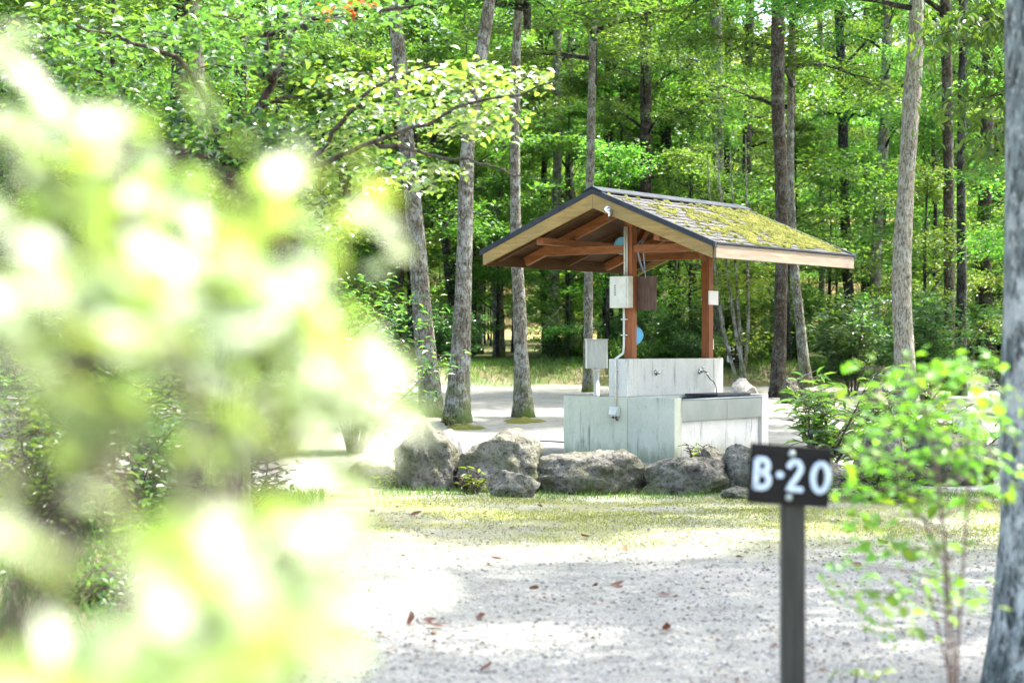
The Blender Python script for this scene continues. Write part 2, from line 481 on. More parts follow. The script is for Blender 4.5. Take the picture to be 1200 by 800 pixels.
wf = t.ramp(t.math('DIVIDE', bk, 100.0), [(0.487, 0.0), (0.50, 1.0)])
mossb_shade = t.mix(t.ramp(t.noise(co, 0.9, 4), [(0.4, 0.0), (0.6, 1.0)]), litter, (0.06, 0.09, 0.018))  # moss green darkened so the bank's colour carries the trees' shade
c = t.mix(wf, c, mossb_shade)
lx = t.math('ADD', X, t.math('MULTIPLY', n1, 0.8))
lb = t.math('MULTIPLY', t.ramp(t.math('MULTIPLY', lx, -0.1), [(0.08, 0.0), (0.16, 1.0)]), t.ramp(t.math('DIVIDE', Y, 40.0), [(0.36, 1.0), (0.45, 0.0)]))
c = t.mix(lb, c, t.ramp(n2, [(0.3, (0.09, 0.075, 0.05)), (0.5, (0.17, 0.15, 0.09)), (0.7, (0.13, 0.16, 0.045))]))
far = t.ramp(t.math('DIVIDE', Y, 200.0), [(0.47, 0.0), (0.50, 1.0)])
c = t.mix(far, c, t.ramp(n1, [(0.35, (0.34, 0.19, 0.09)), (0.55, (0.20, 0.20, 0.06)), (0.7, (0.09, 0.15, 0.03))]))
hh = t.math('ADD', t.math('MULTIPLY', n3, 0.6), t.math('SUBTRACT', n2, t.math('MULTIPLY', n4, 0.5)))
M['ground'] = t.done(c, 0.95, t.bump(hh, 0.8, 0.03), spec=0.15)
t = NT('pebble'); g = t.n('ShaderNodeNewGeometry')
M['pebble'] = t.done(t.ramp(g.outputs['Random Per Island'], [(0.0, (0.09, 0.088, 0.078)), (0.4, (0.18, 0.176, 0.155)), (0.8, (0.27, 0.265, 0.235)), (1.0, (0.38, 0.37, 0.33))]), 0.85, spec=0.3)

# ------------------------------------------------------------------ ground sheet
xs = np.unique(np.concatenate([np.linspace(-7, 8, 110), np.linspace(-60, 60, 90), [-3000, -1200, -500, -200, -100, 100, 200, 500, 1200, 3000]]))
ys = np.unique(np.concatenate([np.linspace(4, 24, 120), np.linspace(24, 60, 110), np.linspace(60, 260, 70), np.linspace(-30, 4, 20), [-3000, -800, -200, 400, 800, 1600, 3500]]))
XX, YY = np.meshgrid(xs, ys)
ZZ = gz(XX, np.minimum(YY, 300))
nx = len(xs); ii = np.arange(len(ys) - 1)[:, None] * nx + np.arange(nx - 1)[None, :]
gm_ = MB().add(np.stack([XX, YY, ZZ], -1).reshape(-1, 3), np.stack([ii, ii + 1, ii + nx + 1, ii + nx], -1).reshape(-1, 4))
g = gm_.build('ground', M['ground'], smooth_=True); g['kind'] = 'structure'

# ------------------------------------------------------------------ foliage generators
LEAF2 = (np.array([(0, 0, 0), (0.5, 0.5, 0.10), (1, 0, -0.04), (0.5, -0.5, 0.10)]), [np.array([[0, 1, 2], [0, 2, 3]])])
LEAF6 = (np.array([(0, 0, 0), (0.28, 0.42, 0.10), (0.62, 0.40, 0.06), (1, 0, -0.12), (0.62, -0.40, 0.06), (0.28, -0.42, 0.10), (0.45, 0, 0.0)]),
         [np.array([[0, 6, 1], [1, 6, 2], [2, 6, 3], [3, 6, 4], [4, 6, 5], [5, 6, 0]])])


def leaf_field(mb, P, D, N, L, Wd, tpl=LEAF2):
    """many leaves: positions, directions, normals, lengths, widths"""
    P = np.asarray(P, float); n = len(P)
    D = D / (np.linalg.norm(D, axis=1)[:, None] + 1e-9)
    S = np.cross(N, D); S /= np.linalg.norm(S, axis=1)[:, None] + 1e-9
    U = np.cross(D, S)
    tv, tf = tpl
    L = np.broadcast_to(L, (n,)); Wd = np.broadcast_to(Wd, (n,))
    V = P[:, None] + D[:, None] * (tv[None, :, 0] * L[:, None])[..., None] + S[:, None] * (tv[None, :, 1] * Wd[:, None])[..., None] + U[:, None] * (tv[None, :, 2] * L[:, None])[..., None]
    k = len(tv)
    off = (np.arange(n) * k)
    fs = [(f[None] + off[:, None, None]).reshape(-1, f.shape[1]) for f in tf]
    mb.add(V.reshape(-1, 3), fs)


def rand_leaf_frames(rg, n, out=None, tilt=0.45, droop=0.15):
    a = rg.uniform(0, 2 * math.pi, n)
    D = np.stack([np.cos(a), np.sin(a), rg.normal(-droop, 0.25, n)], -1)
    if out is not None: D[:, :2] += out[:, :2] * 0.8
    N = np.stack([rg.normal(0, tilt, n), rg.normal(0, tilt, n), np.ones(n)], -1)
    return D, N


def curve_pts(p, d, L, n, rg, rise=0.0, wob=0.12):
    pts = [np.array(p, float)]; d = np.array(d, float); d /= np.linalg.norm(d)
    for i in range(n):
        d = d + rg.normal(0, wob, 3) + np.array([0, 0, rise / n]); d /= np.linalg.norm(d)
        pts.append(pts[-1] + d * L / n)
    return np.array(pts)


def gen_crown(seed, z0, z1, spread, limbs, leaves, leaf, trunk_r=0.15, tpl=LEAF2, asp=0.55, flat=0.10, low=0.45, spray=0.30):
    """limbs and leaves of one tree whose stem rises on the local z axis"""
    rg = np.random.default_rng(seed)
    wood = MB(); lv = MB(); pts = []
    H = z1 - z0
    wood.tube([(0, 0, z0 - 0.3), (0, 0, z0 + H * 0.5), (0, 0, z1)], [trunk_r * 0.4, trunk_r * 0.3, 0.008], 6)
    for i in range(limbs):
        t = (i + rg.uniform(0, 1)) / limbs
        z = z0 + H * t * 0.93
        a = i * 2.399 + rg.normal(0, 0.4)
        prof = low + (1 - low) * math.sin(math.pi * min(1, 0.25 + 0.75 * t))
        L = spread * prof * rg.uniform(0.7, 1.15) * (1 - 0.55 * max(0, t - 0.6) / 0.4)
        el = rg.uniform(0.1, 0.7) + 0.4 * t
        d = (math.cos(a) * math.cos(el), math.sin(a) * math.cos(el), math.sin(el))
        c = curve_pts((0, 0, z), d, L, 6, rg, -0.5)
        r = trunk_r * (0.42 - 0.22 * t) * (L / spread) ** 0.5
        wood.tube(c, np.linspace(r, r * 0.2, 7), 6)
        for j in range(7):
            s = 0.25 + 0.75 * (j + rg.uniform(0, 1)) / 7
            k = min(int(s * 6), 5); p = c[k] + (c[k + 1] - c[k]) * (s * 6 - k)
            dd = (c[k + 1] - c[k]); dd /= np.linalg.norm(dd)
            sd = np.cross(dd, (0, 0, 1)) * (1 if j % 2 else -1)
            tw = curve_pts(p, dd * 0.7 + sd * rg.uniform(0.5, 1.1) + np.array([0, 0, rg.normal(0.02, 0.15)]), L * rg.uniform(0.25, 0.5), 4, rg, -0.3)
            wood.tube(tw, np.linspace(r * 0.3, 0.006, 5), 4, cap=False)
            for q in tw[1:]: pts.append(q)
    pts = np.array(pts)
    n = leaves
    idx = rg.integers(0, len(pts), n)
    wgt = rg.uniform(0.2, 1.6, len(pts)); keep = rg.uniform(0, 1.6, n) < wgt[idx]; idx = idx[keep]; n = len(idx)
    P = pts[idx] + np.stack([rg.normal(0, spray, n), rg.normal(0, spray, n), rg.normal(0, flat, n)], -1)
    D, N = rand_leaf_frames(rg, n, pts[idx] / spread)
    leaf_field(lv, P, D, N, leaf * rg.uniform(0.65, 1.25, n), leaf * asp * rg.uniform(0.75, 1.2, n), tpl)
    return wood, lv


def gen_bush(seed, H, Wd, stems, leaves, leaf, asp=0.4, tpl=LEAF2, top=False, jit=0.12):
    rg = np.random.default_rng(seed)
    wood = MB(); lv = MB(); pts = []; dirs = []
    for i in range(stems):
        a = rg.uniform(0, 6.283); lean = rg.uniform(0.1, 1.0)
        d = (math.cos(a) * lean * Wd / H, math.sin(a) * lean * Wd / H, 1)
        c = curve_pts((math.cos(a) * 0.06, math.sin(a) * 0.06, -0.03), d, H * rg.uniform(0.6, 1.05), 7, rg, -0.25, 0.10)
        wood.tube(c, np.linspace(0.012 + 0.006 * H, 0.003, 8), 5, cap=False)
        for q in range(2, 8):
            pts.append(c[q]); dirs.append(c[q] - c[q - 1])
            for b in range(3):
                aa = rg.uniform(0, 6.283)
                tw = curve_pts(c[q], (math.cos(aa), math.sin(aa), rg.uniform(0.0, 0.7)), Wd * rg.uniform(0.15, 0.45), 3, rg, -0.1)
                wood.tube(tw, np.linspace(0.006, 0.002, 4), 4, cap=False)
                for k in (1, 2, 3): pts.append(tw[k]); dirs.append(tw[k] - tw[k - 1])
    pts = np.array(pts); dirs = np.array(dirs)
    n = leaves; idx = rg.integers(0, len(pts), n)
    P = pts[idx] + rg.normal(0, jit * 0.5, (n, 3))
    D, N = rand_leaf_frames(rg, n, None, 0.5, 0.0)
    D += dirs[idx] / (np.linalg.norm(dirs[idx], axis=1)[:, None] + 1e-9) * 0.6
    P[:, 2] = np.maximum(P[:, 2], 0.02)
    leaf_field(lv, P, D, N, leaf * rg.uniform(0.6, 1.25, n), leaf * asp * rg.uniform(0.8, 1.2, n), tpl)
    return wood, lv


def trunk_mesh(path, radii, sides=18, seed=0, flare=1.5, jit=0.05, sub=0.35):
    """path resampled, with root flare and uneven bark"""
    P = np.array([tuple(p) for p in path], float)
    seg = np.concatenate([[0], np.cumsum(np.linalg.norm(np.diff(P, axis=0), axis=1))])
    n = max(4, int(seg[-1] / sub))
    s = np.linspace(0, seg[-1], n)
    # smooth the corners
    Q = np.stack([np.interp(s, seg, P[:, k]) for k in range(3)], -1)
    for _ in range(3): Q[1:-1] = (Q[:-2] + 2 * Q[1:-1] + Q[2:]) / 4
    r = np.interp(s, seg, radii)
    r = r * (1 + (flare - 1) * np.exp(-s / 0.35))
    rg = np.random.default_rng(seed)
    Q[1:, :2] += np.cumsum(rg.normal(0, 0.006, (n - 1, 2)), 0) * 0.4
    return MB().tube(Q, r, sides, jit, seed=seed)


# ------------------------------------------------------------------ the wash shelter
S0 = Vector((1.198, 21.26, 0.0))
ANG = math.atan2(0.811, 0.585)
sh = thing('wash_shelter', 'open wooden shelter with mossy gable roof on a concrete wash stand behind the boulders', 'shelter', S0, ANG)
WL, WT, WH, BH = 2.2, 0.125, 1.15, 0.72
mb = MB().box(0.004, WL - 0.004, -WT, WT, BH + 0.001, WH).box(0.169, WL - 0.004, -WT, WT, -0.02, BH + 0.0005)
wall = mb.build('tap_wall', M['conc_wall'], sh, bevel=0.008)
# end slabs and sink fronts (front side, rear side)
for sgn in (-1, 1):
    ya, yb = sorted((sgn * (WT + 0.002), sgn * 0.745))
    if sgn > 0: MB().box(0, 0.165, -WT - 0.0005, yb, -0.02, BH).build('end_slab', M['conc_block'], sh, bevel=0.008)
    else: MB().box(0.002, 0.167, ya, yb, -0.02, BH - 0.002).build('end_slab', M['conc_wall2'], sh, bevel=0.008)
    MB().box(2.035, 2.2, ya, yb, -0.02, BH).build('end_slab', M['conc_front'] if sgn < 0 else M['conc_block'], sh, bevel=0.008)
    y1, y2 = sorted((sgn * (WT + 0.002), sgn * 0.70))
    MB().box(0.168, 2.032, y1, y2, -0.02, BH - 0.27).build('sink_base', M['conc_front'], sh, bevel=0.006)
    # stainless trough: front, back, floor, ends and a rolled rim
    tr = MB()
    yf = sgn * 0.742; yk = sgn * (WT + 0.02); th = 0.006
    for (p, q) in ((yf, yf - sgn * th), (yk, yk + sgn * th)):
        lo, hi = sorted((p, q)); tr.box(0.172, 2.028, lo, hi, BH - 0.268, BH - 0.03)
    lo, hi = sorted((yf - sgn * 0.008, yk + sgn * 0.008)); tr.box(0.182, 2.018, lo, hi, BH - 0.262, BH - 0.25)
    for xx in (0.172, 2.022): tr.box(xx, xx + th, lo, hi, BH - 0.262, BH - 0.03)
    trough = tr.build('sink_trough', M['steel'], sh)
    MB().tube([(0.172, yf - sgn * 0.002, BH - 0.026), (2.028, yf - sgn * 0.002, BH - 0.026)], 0.013, 8).build('rim', M['steel'], trough, True)
    # two vertical seams
    MB().box(1.19, 1.196, *sorted((yf + sgn * 0.0035, yf - sgn * 0.001)), BH - 0.26, BH - 0.05).build('seam', M['chrome'], trough)
MB().box(1.22, 2.02, -0.60, -0.16, BH - 0.012, BH + 0.016).build('sink_dark_slab', M['rubber'], sh, bevel=0.004)  # flat dark slab over the far half of the front trough


def tap(x, hose):
    zt = 0.99; y = -WT
    m = MB()
    m.tube([(x, y + 0.002, zt), (x, y - 0.012, zt)], 0.032, 14)
    body = m.build('tap', M['chrome'], sh, True)
    if hose:
        m = MB(); m.tube([(x, y - 0.01, zt), (x, y - 0.07, zt), (x, y - 0.10, zt - 0.01), (x, y - 0.115, zt - 0.05)], [0.014, 0.014, 0.012, 0.011], 10)
        m.build('spout', M['chrome'], body, True)
        m = MB(); m.tube([(x, y - 0.055, zt + 0.01), (x, y - 0.055, zt + 0.05)], 0.008, 8); m.tube([(x - 0.035, y - 0.055, zt + 0.052), (x + 0.035, y - 0.055, zt + 0.052)], 0.008, 8)
        m.build('handle', M['chrome'], body, True)
        m = MB(); m.tube([(x, y - 0.115, zt - 0.05), (x + 0.05, y - 0.12, zt - 0.09), (x + 0.13, y - 0.12, zt - 0.12), (x + 0.20, y - 0.115, zt - 0.18), (x + 0.22, y - 0.11, zt - 0.26), (x + 0.17, y - 0.11, zt - 0.32), (x + 0.15, y - 0.11, zt - 0.36)], 0.006, 6)
        m.build('chain', M['hose'], body, True)
    else:
        m = MB(); m.tube([(x, y - 0.01, zt), (x, y - 0.05, zt)], 0.018, 10); m.build('spout', M['chrome'], body, True)


tap(0.62, False)
tap(1.62, True)

# posts, frames
PS = 0.105
PX = (0.272, 2.028)
EX0, EX1, HW = -0.486, 2.868, 1.515
ZR, ZE = 3.03, 2.405
SL = (ZR - ZE) / HW
sa = math.atan(SL)


def zroof(y): return ZR - SL * abs(y)


for x in PX:
    MB().box(x - PS / 2, x + PS / 2, -PS / 2, PS / 2, WH - 0.005, zroof(0) - 0.12).build('post', M['stain_z'], sh, bevel=0.006)
    MB().bar((x, -1.26, 2.405), (x, 1.26, 2.405), 0.06, 0.09).build('tie_beam', M['stain_y'], sh, bevel=0.004)
    for sgn in (-1, 1):
        off = 0.125
        MB().bar((x + 0.002, sgn * 0.056, zroof(0.056) - off), (x + 0.002, sgn * 1.47, zroof(1.47) - off), 0.066, 0.105).build('rafter', M['stain_y'], sh, bevel=0.004)
    # knee braces along the ridge
    s2 = 1 if x < 1 else -1
    MB().bar((x + s2 * 0.05, 0, 2.36), (x + s2 * 0.50, 0, 2.80), 0.07, 0.08, (0, 1, 0)).build('knee_brace', M['stain_x'], sh, bevel=0.004)
for xg in (-0.30, 1.15, 2.68):
    for sgn in (-1, 1):
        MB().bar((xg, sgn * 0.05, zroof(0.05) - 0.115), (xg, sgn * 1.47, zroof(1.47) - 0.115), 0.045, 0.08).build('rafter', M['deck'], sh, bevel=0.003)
MB().box(EX0 + 0.04, EX1 - 0.04, -0.05, 0.05, ZR - 0.205, ZR - 0.085).build('ridge_beam', M['stain_x'], sh, bevel=0.005)
for yy in (-0.78, 0.78):
    zb = zroof(yy) - 0.215
    MB().box(EX0 + 0.05, EX1 - 0.05, yy - 0.04, yy + 0.04, zb - 0.045, zb + 0.035).build('purlin', M['stain_x'], sh, bevel=0.004)

# roof: sheathing boards, felt, shingles, trims
felt = MB()
for sgn in (-1, 1):
    lo = (EX0 + 0.012, sgn * 0.006, zroof(0) - 0.030); 
    v = []
    for x in (EX0 + 0.012, EX1 - 0.012):
        for (y, dz) in ((sgn * 0.006, -0.030), (sgn * (HW - 0.012), -0.030), (sgn * (HW - 0.012), -0.022), (sgn * 0.006, -0.022)):
            v.append((x, y, zroof(y) + dz))
    felt.add(v, np.array([[0, 1, 2, 3], [4, 7, 6, 5], [0, 4, 5, 1], [1, 5, 6, 2], [2, 6, 7, 3], [3, 7, 4, 0]]))
roof = felt.build('roof', M['trim'], sh)
NB = 8
for sgn in (-1, 1):
    sl = HW / math.cos(sa)
    bw = (sl - 0.05) / NB
    for i in range(NB):
        a0 = 0.02 + i * bw + 0.003; a1 = a0 + bw - 0.006
        v = []
        for x in (EX0 + 0.015, EX1 - 0.015):
            for (a, dz) in ((a0, -0.0545), (a1, -0.0545), (a1, -0.0325), (a0, -0.0325)):
                y = a * math.cos(sa)
                v.append((x, sgn * y, zroof(y) + dz))
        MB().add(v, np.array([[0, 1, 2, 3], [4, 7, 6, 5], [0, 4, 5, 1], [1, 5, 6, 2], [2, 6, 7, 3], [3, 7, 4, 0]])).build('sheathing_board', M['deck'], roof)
# shingles share one mesh each of three variants
shm = []
for k in range(3):
    rg = np.random.default_rng(50 + k)
    tw = 0.318; el_ = 0.185
    v = []
    xsn = np.linspace(-tw / 2, tw / 2, 5)
    for z0_, z1_ in ((0.0, 0.0), (0.006, 0.010)):
        for x in xsn: v.append((x, 0.0, z0_ if z1_ == 0 else 0.006))
        for x in xsn: v.append((x, el_ + rg.normal(0, 0.004), z0_ if z1_ == 0 else 0.011 + rg.normal(0, 0.0015)))
    f = []
    for i in range(4):
        f += [[i, i + 5, i + 6, i + 1], [10 + i, 11 + i, 16 + i, 15 + i], [i, i + 1, i + 11, i + 10], [i + 5, i + 15, i + 16, i + 6]]
    f += [[0, 10, 15, 5], [4, 9, 19, 14]]
    shm.append(MB().add(v, np.array(f)).mesh('shingle', M['shingle']))
course = 0.135
NC = 12
for sgn in (-1, 1):
    for c_ in range(NC):
        nt_ = 10 if c_ % 2 == 0 else 11
        tot = EX1 - EX0 - 0.03
        for i in range(nt_):
            px = EX0 + 0.015 + (i + 0.5) * tot / 10.0 - (0 if c_ % 2 == 0 else tot / 20.0)
            x0, x1 = max(px - 0.162, EX0 + 0.012), min(px + 0.162, EX1 - 0.012)
            if x1 - x0 < 0.08: continue
            o = obj('shingle', random.choice(shm), roof)
            s_up = c_ * course + 0.012
            y = s_up * math.cos(sa)
            o.location = ((x0 + x1) / 2, sgn * y, zroof(y) - 0.020 + 0.004 + random.uniform(0, 0.003))
            o.scale = ((x1 - x0) / 0.324, 1, 1)
            # local +y runs down the slope, tilted so each course overlaps the next
            o.rotation_euler = ((-sa + 0.03) if sgn > 0 else (sa - 0.03), 0, random.gauss(0, 0.006))
            if sgn < 0:
                o.rotation_euler = (-sa + 0.03, 0, math.pi + random.gauss(0, 0.006))
# barge boards and eave fascia
for xe in (EX0 - 0.018, EX1 + 0.018):
    for sgn in (-1, 1):
        v = []
        for xx in (xe - 0.017, xe + 0.017):
            for (y, dz) in ((0.001, -0.205), (HW + 0.002, -0.175), (HW + 0.002, -0.032), (0.001, -0.032)):
                v.append((xx, sgn * y, zroof(y) + dz))
        MB().add(v, np.array([[0, 1, 2, 3], [4, 7, 6, 5], [0, 4, 5, 1], [1, 5, 6, 2], [2, 6, 7, 3], [3, 7, 4, 0]])).build('barge_board', M['barge'], roof, bevel=0.003)
        v = []
        for xx in (xe - 0.028, xe + 0.028):
            for (y, dz) in ((0.0005, -0.045), (HW + 0.045, -0.045), (HW + 0.045, 0.016), (0.0005, 0.016)):
                v.append((xx, sgn * y, zroof(y) + dz))
        MB().add(v, np.array([[0, 1, 2, 3], [4, 7, 6, 5], [0, 4, 5, 1], [1, 5, 6, 2], [2, 6, 7, 3], [3, 7, 4, 0]])).build('drip_edge', M['trim'], roof, bevel=0.004)
for sgn in (-1, 1):
    lo, hi = sorted((sgn * (HW + 0.005), sgn * (HW + 0.037)))
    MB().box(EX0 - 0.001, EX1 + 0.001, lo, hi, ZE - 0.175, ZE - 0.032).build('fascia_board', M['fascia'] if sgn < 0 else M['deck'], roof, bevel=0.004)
    lo, hi = sorted((sgn * (HW - 0.02), sgn * (HW + 0.05)))
    MB().box(EX0 + 0.011, EX1 - 0.011, lo, hi, ZE - 0.028, ZE - 0.004).build('eave_trim', M['trim'], roof, bevel=0.004)
# ridge cap of folded metal
v = []
for xx in (EX0 - 0.05, EX1 + 0.05):
    for (y, dz) in ((-0.13, 0.022), (-0.13, 0.034), (0, 0.040), (0.13, 0.034), (0.13, 0.022), (0, 0.026)):
        v.append((xx, y, zroof(y) + dz))
MB().add(v, [np.array([[i, (i + 1) % 6, 6 + (i + 1) % 6, 6 + i] for i in range(6)]), np.array([[0, 5, 4, 3, 2, 1], [6, 7, 8, 9, 10, 11]])]).build('ridge_cap', M['trim'], roof)

# moss cushions on the sunny slope (y < 0), thicker towards the eave and the far end
rg = np.random.default_rng(5)
moss = MB()


def dome(mb, c, r, h, nrm_rot, rg):
    k = 7; v = [(0, 0, h)]
    for ring, (rr, zz) in enumerate(((0.55, 0.75), (1.0, 0.0))):
        for i in range(k):
            a = i * 6.283 / k + ring * 0.4
            q = r * rr * rg.uniform(0.75, 1.25)
            v.append((math.cos(a) * q, math.sin(a) * q, h * zz * rg.uniform(0.8, 1.1)))
    v = np.array(v)
    y = v[:, 1] * math.cos(nrm_rot) - v[:, 2] * math.sin(nrm_rot); z = v[:, 1] * math.sin(nrm_rot) + v[:, 2] * math.cos(nrm_rot)
    v = np.stack([v[:, 0], y, z], -1) + np.array(c)
    f3 = [[0, 1 + i, 1 + (i + 1) % k] for i in range(k)]
    f4 = [[1 + i, 1 + k + i, 1 + k + (i + 1) % k, 1 + (i + 1) % k] for i in range(k)]
    mb.add(v, [np.array(f3), np.array(f4)])


cnt = 0
while cnt < 2600:
    x = rg.uniform(EX0 + 0.05, EX1 - 0.05); s = rg.uniform(0.05, HW - 0.03)
    fx = (x - EX0) / (EX1 - EX0); fs = s / HW
    want = 1.25 * fx + 0.55 * fs - 0.35
    nz = mnoise.noise(Vector((x * 2.6, s * 4.2, 3.1))) * 0.9 + mnoise.noise(Vector((x * 8, s * 9, 1.0))) * 0.45
    if want * 0.95 + nz * 1.4 < 0.56 or rg.uniform() > 0.9: 
        if rg.uniform() > 0.02: continue
    if fs > 0.9 and nz < 0.1: continue
    r = rg.uniform(0.012, 0.045)
    dome(moss, (x, -s, zroof(s) + 0.004), r, r * rg.uniform(0.35, 0.75), sa, rg)
    cnt += 1
mo = moss.build('moss', M['moss'], roof, True); mo['kind'] = 'stuff'


def shl(x, y, z):
    """shelter-local point to world"""
    return Vector((S0.x + x * math.cos(ANG) - y * math.sin(ANG), S0.y + x * math.sin(ANG) + y * math.cos(ANG), z))


# switch box on the near post
p1x = PX[0]
b = thing('switch_box', 'cream metal switch box fixed to the shelter post beside a brown board', 'electric box', shl(p1x - PS / 2, 0.055, 1.73), ANG)
MB().box(-0.115, -0.004, -0.125, 0.125, 0, 0.36).build('case', M['cream'], b, bevel=0.006)
d_ = MB().box(-0.124, -0.1165, -0.105, 0.105, 0.02, 0.34).build('door', M['cream'], b, bevel=0.003)
m = MB()
for k in range(5): m.box(-0.1262, -0.1245, 0.030, 0.056, 0.245 - k * 0.026, 0.262 - k * 0.026)
m.build('printed_mark', M['mark_grey'], d_)
# brown board behind the post
b = tag(MB().box(p1x + 0.055, p1x + 0.068, -0.31, 0.05, 1.70, 2.09).build('mounting_board', M['board_brown'], None, bevel=0.004), 'dark brown wooden board fixed beside the switch box', 'board')
b.location = S0; b.rotation_euler = (0, 0, ANG)
# conduits from the lamp holder down the end of the wall
cx = p1x - PS / 2 - 0.016
c1 = thing('conduit', 'cream plastic conduit running down post and concrete wall end', 'conduit', S0, ANG)
MB().tube([(cx, 0.035, 2.66), (cx, 0.035, 2.2), (cx, 0.035, 2.10)], 0.013, 8).build('upper_pipe', M['cream'], c1, True)
MB().tube([(cx, 0.005, 2.66), (cx, 0.005, 2.10)], 0.010, 8).build('upper_pipe', M['grey_box'], c1, True)
MB().tube([(cx, 0.045, 1.74), (cx, 0.045, 1.30), (cx - 0.04, 0.035, 1.21), (-0.018, 0.02, 1.15), (-0.018, 0.02, 1.08), (-0.018, 0.02, 0.55)], 0.014, 8).build('lower_pipe', M['cream'], c1, True)
for zc in (1.42, 1.60): MB().bar((cx - 0.004, 0.075, zc), (cx - 0.004, 0.0, zc), 0.034, 0.014).build('clip', M['grey_box'], c1)
for zc in (1.02, 0.84): MB().box(-0.036, -0.0005, -0.012, 0.052, zc, zc + 0.014).build('clip', M['grey_box'], c1)
b = thing('outdoor_socket', 'small grey covered outlet at foot of the conduit on the wash stand', 'socket', shl(-0.001, 0.02, 0.47), ANG)
MB().box(-0.055, 0, -0.055, 0.055, 0.03, 0.14).build('case', M['grey_box'], b, bevel=0.006)
MB().bar((-0.075, 0.005, 0.05), (-0.055, 0.005, 0.135), 0.10, 0.012, (1, 0, 0)).build('cover', M['grey_box'], b, bevel=0.003)
MB().tube([(-0.03, -0.02, 0.03), (-0.03, -0.02, 0.0), (-0.035, -0.035, -0.01)], 0.013, 8).build('plug', M['hose'], b, True)
MB().tube([(-0.03, 0.025, 0.03), (-0.03, 0.025, 0.008)], 0.013, 8).build('plug', M['rubber'], b, True)
# lamp holder on the barge board
b = thing('lamp_holder', 'small white porcelain insulator with looped wire on the gable board', 'insulator', shl(EX0 - 0.037, -0.21, 2.80), ANG)
MB().tube([(0, 0, 0), (-0.02, 0, 0), (-0.05, 0, 0)], [0.032, 0.036, 0.022], 12).build('body', M['porcelain'], b, True)
MB().tube([(-0.04, 0, 0), (-0.06, -0.05, 0.02), (-0.06, -0.095, -0.02), (-0.05, -0.075, -0.075), (-0.03, -0.03, -0.085), (-0.01, 0.0, -0.11)], 0.009, 7).build('wire', M['hose'], b, True)
MB().tube([(-0.045, -0.005, -0.02), (-0.05, -0.045, -0.045), (-0.045, -0.04, -0.08)], 0.012, 7).build('clip', M['porcelain'], b, True)
# white notice on the far post
b = thing('notice_plate', 'blank white square plate on the right hand shelter post', 'plate', shl(PX[1] + 0.02, -PS / 2 - 0.004, 1.80), ANG)
MB().box(-0.10, 0.13, -0.012, 0, 0, 0.17).build('panel', M['white_plate'], b, bevel=0.003)
for xx, zz in ((-0.08, 0.15), (0.11, 0.15), (-0.08, 0.02), (0.11, 0.02)): MB().tube([(xx, -0.012, zz), (xx, -0.015, zz)], 0.005, 8).build('screw', M['screw'], b)
b = tag(MB().box(PX[1] + 0.0535, PX[1] + 0.07, -0.05, 0.03, 1.26, 1.38).build('wall_socket', M['white_plate'], None, bevel=0.004), 'small white outlet low on the right hand shelter post', 'socket')
b.location = S0; b.rotation_euler = (0, 0, ANG)


# blue dust pans / dishes hung under the roof
def dish(name, label, cen, r, tilt):
    rings = 6; k = 20; v = [(0, 0, -0.22 * r)]
    for i in range(1, rings + 1):
        a = i / rings
        for j in range(k):
            t_ = j * 6.283 / k
            v.append((a * r * math.cos(t_), a * r * math.sin(t_), -0.22 * r * (1 - a ** 3)))
    n0 = len(v)
    v2 = [(p[0] * 0.985, p[1] * 0.985, p[2] + 0.008) for p in v]
    f3 = [[0, 1 + j, 1 + (j + 1) % k] for j in range(k)]
    f4 = []
    for i in range(rings - 1):
        for j in range(k):
            a = 1 + i * k; f4.append([a + j, a + k + j, a + k + (j + 1) % k, a + (j + 1) % k])
    e = 1 + (rings - 1) * k
    fr = [[e + j, n0 + e + j, n0 + e + (j + 1) % k, e + (j + 1) % k] for j in range(k)]
    m = MB(); m.add(v + v2, [np.array(f3), np.array(f4), np.array(f3)[:, ::-1] + n0, np.array(f4)[:, ::-1] + n0, np.array(fr)])
    root = thing(name, label, 'basin', cen, 0)
    b = m.build('bowl', M['blue'], root, True)
    b.rotation_euler = tilt
    hk = MB(); hk.tube([(0, 0, r * 0.95), (0, 0.0, r + 0.10)], 0.004, 6); hk.build('hook', M['chrome'], root)
    return root


dish('plastic_basin', 'blue plastic basin hung high under the shelter roof', at(729, 288, 22.0), 0.105, (R(90), 0, R(25)))
dish('plastic_basin', 'blue plastic basin hung low behind the shelter post', at(743, 393, 22.0), 0.112, (R(90), 0, R(-15)))
# cords hanging from the post
b = thing('hanging_cord', 'grey blue cord looped over the tie beam beside the shelter post', 'cord', shl(p1x + 0.05, -0.12, 2.16), ANG)
MB().tube([(0, 0.02, 0.34), (-0.045, 0.03, 0.29), (-0.05, 0.02, 0.20), (-0.03, 0.0, 0.08), (0, -0.03, -0.03)], 0.011, 6).build('strand', NT('cord_grey').done((0.18, 0.23, 0.27), 0.6), b, True)
MB().tube([(0.0, 0.0, 0.36), (-0.05, -0.05, 0.25), (-0.045, -0.06, 0.10), (0.0, -0.04, 0.0)], 0.008, 6).build('strand', bpy.data.materials['cord_grey'], b, True)
m = MB()
lp = [(0.0, -0.04, 0.0), (0.012, -0.05, -0.12), (0.012, -0.04, -0.26)]
m.tube(lp, 0.004, 5)
cc = Vector((0.010, -0.05, -0.34))
m.tube([(cc.x, cc.y + 0.085 * math.cos(a), cc.z + 0.12 * math.sin(a)) for a in np.linspace(1.0, 6.9, 16)], 0.004, 5)
m.build('wire_loop', M['cream'], b, True)

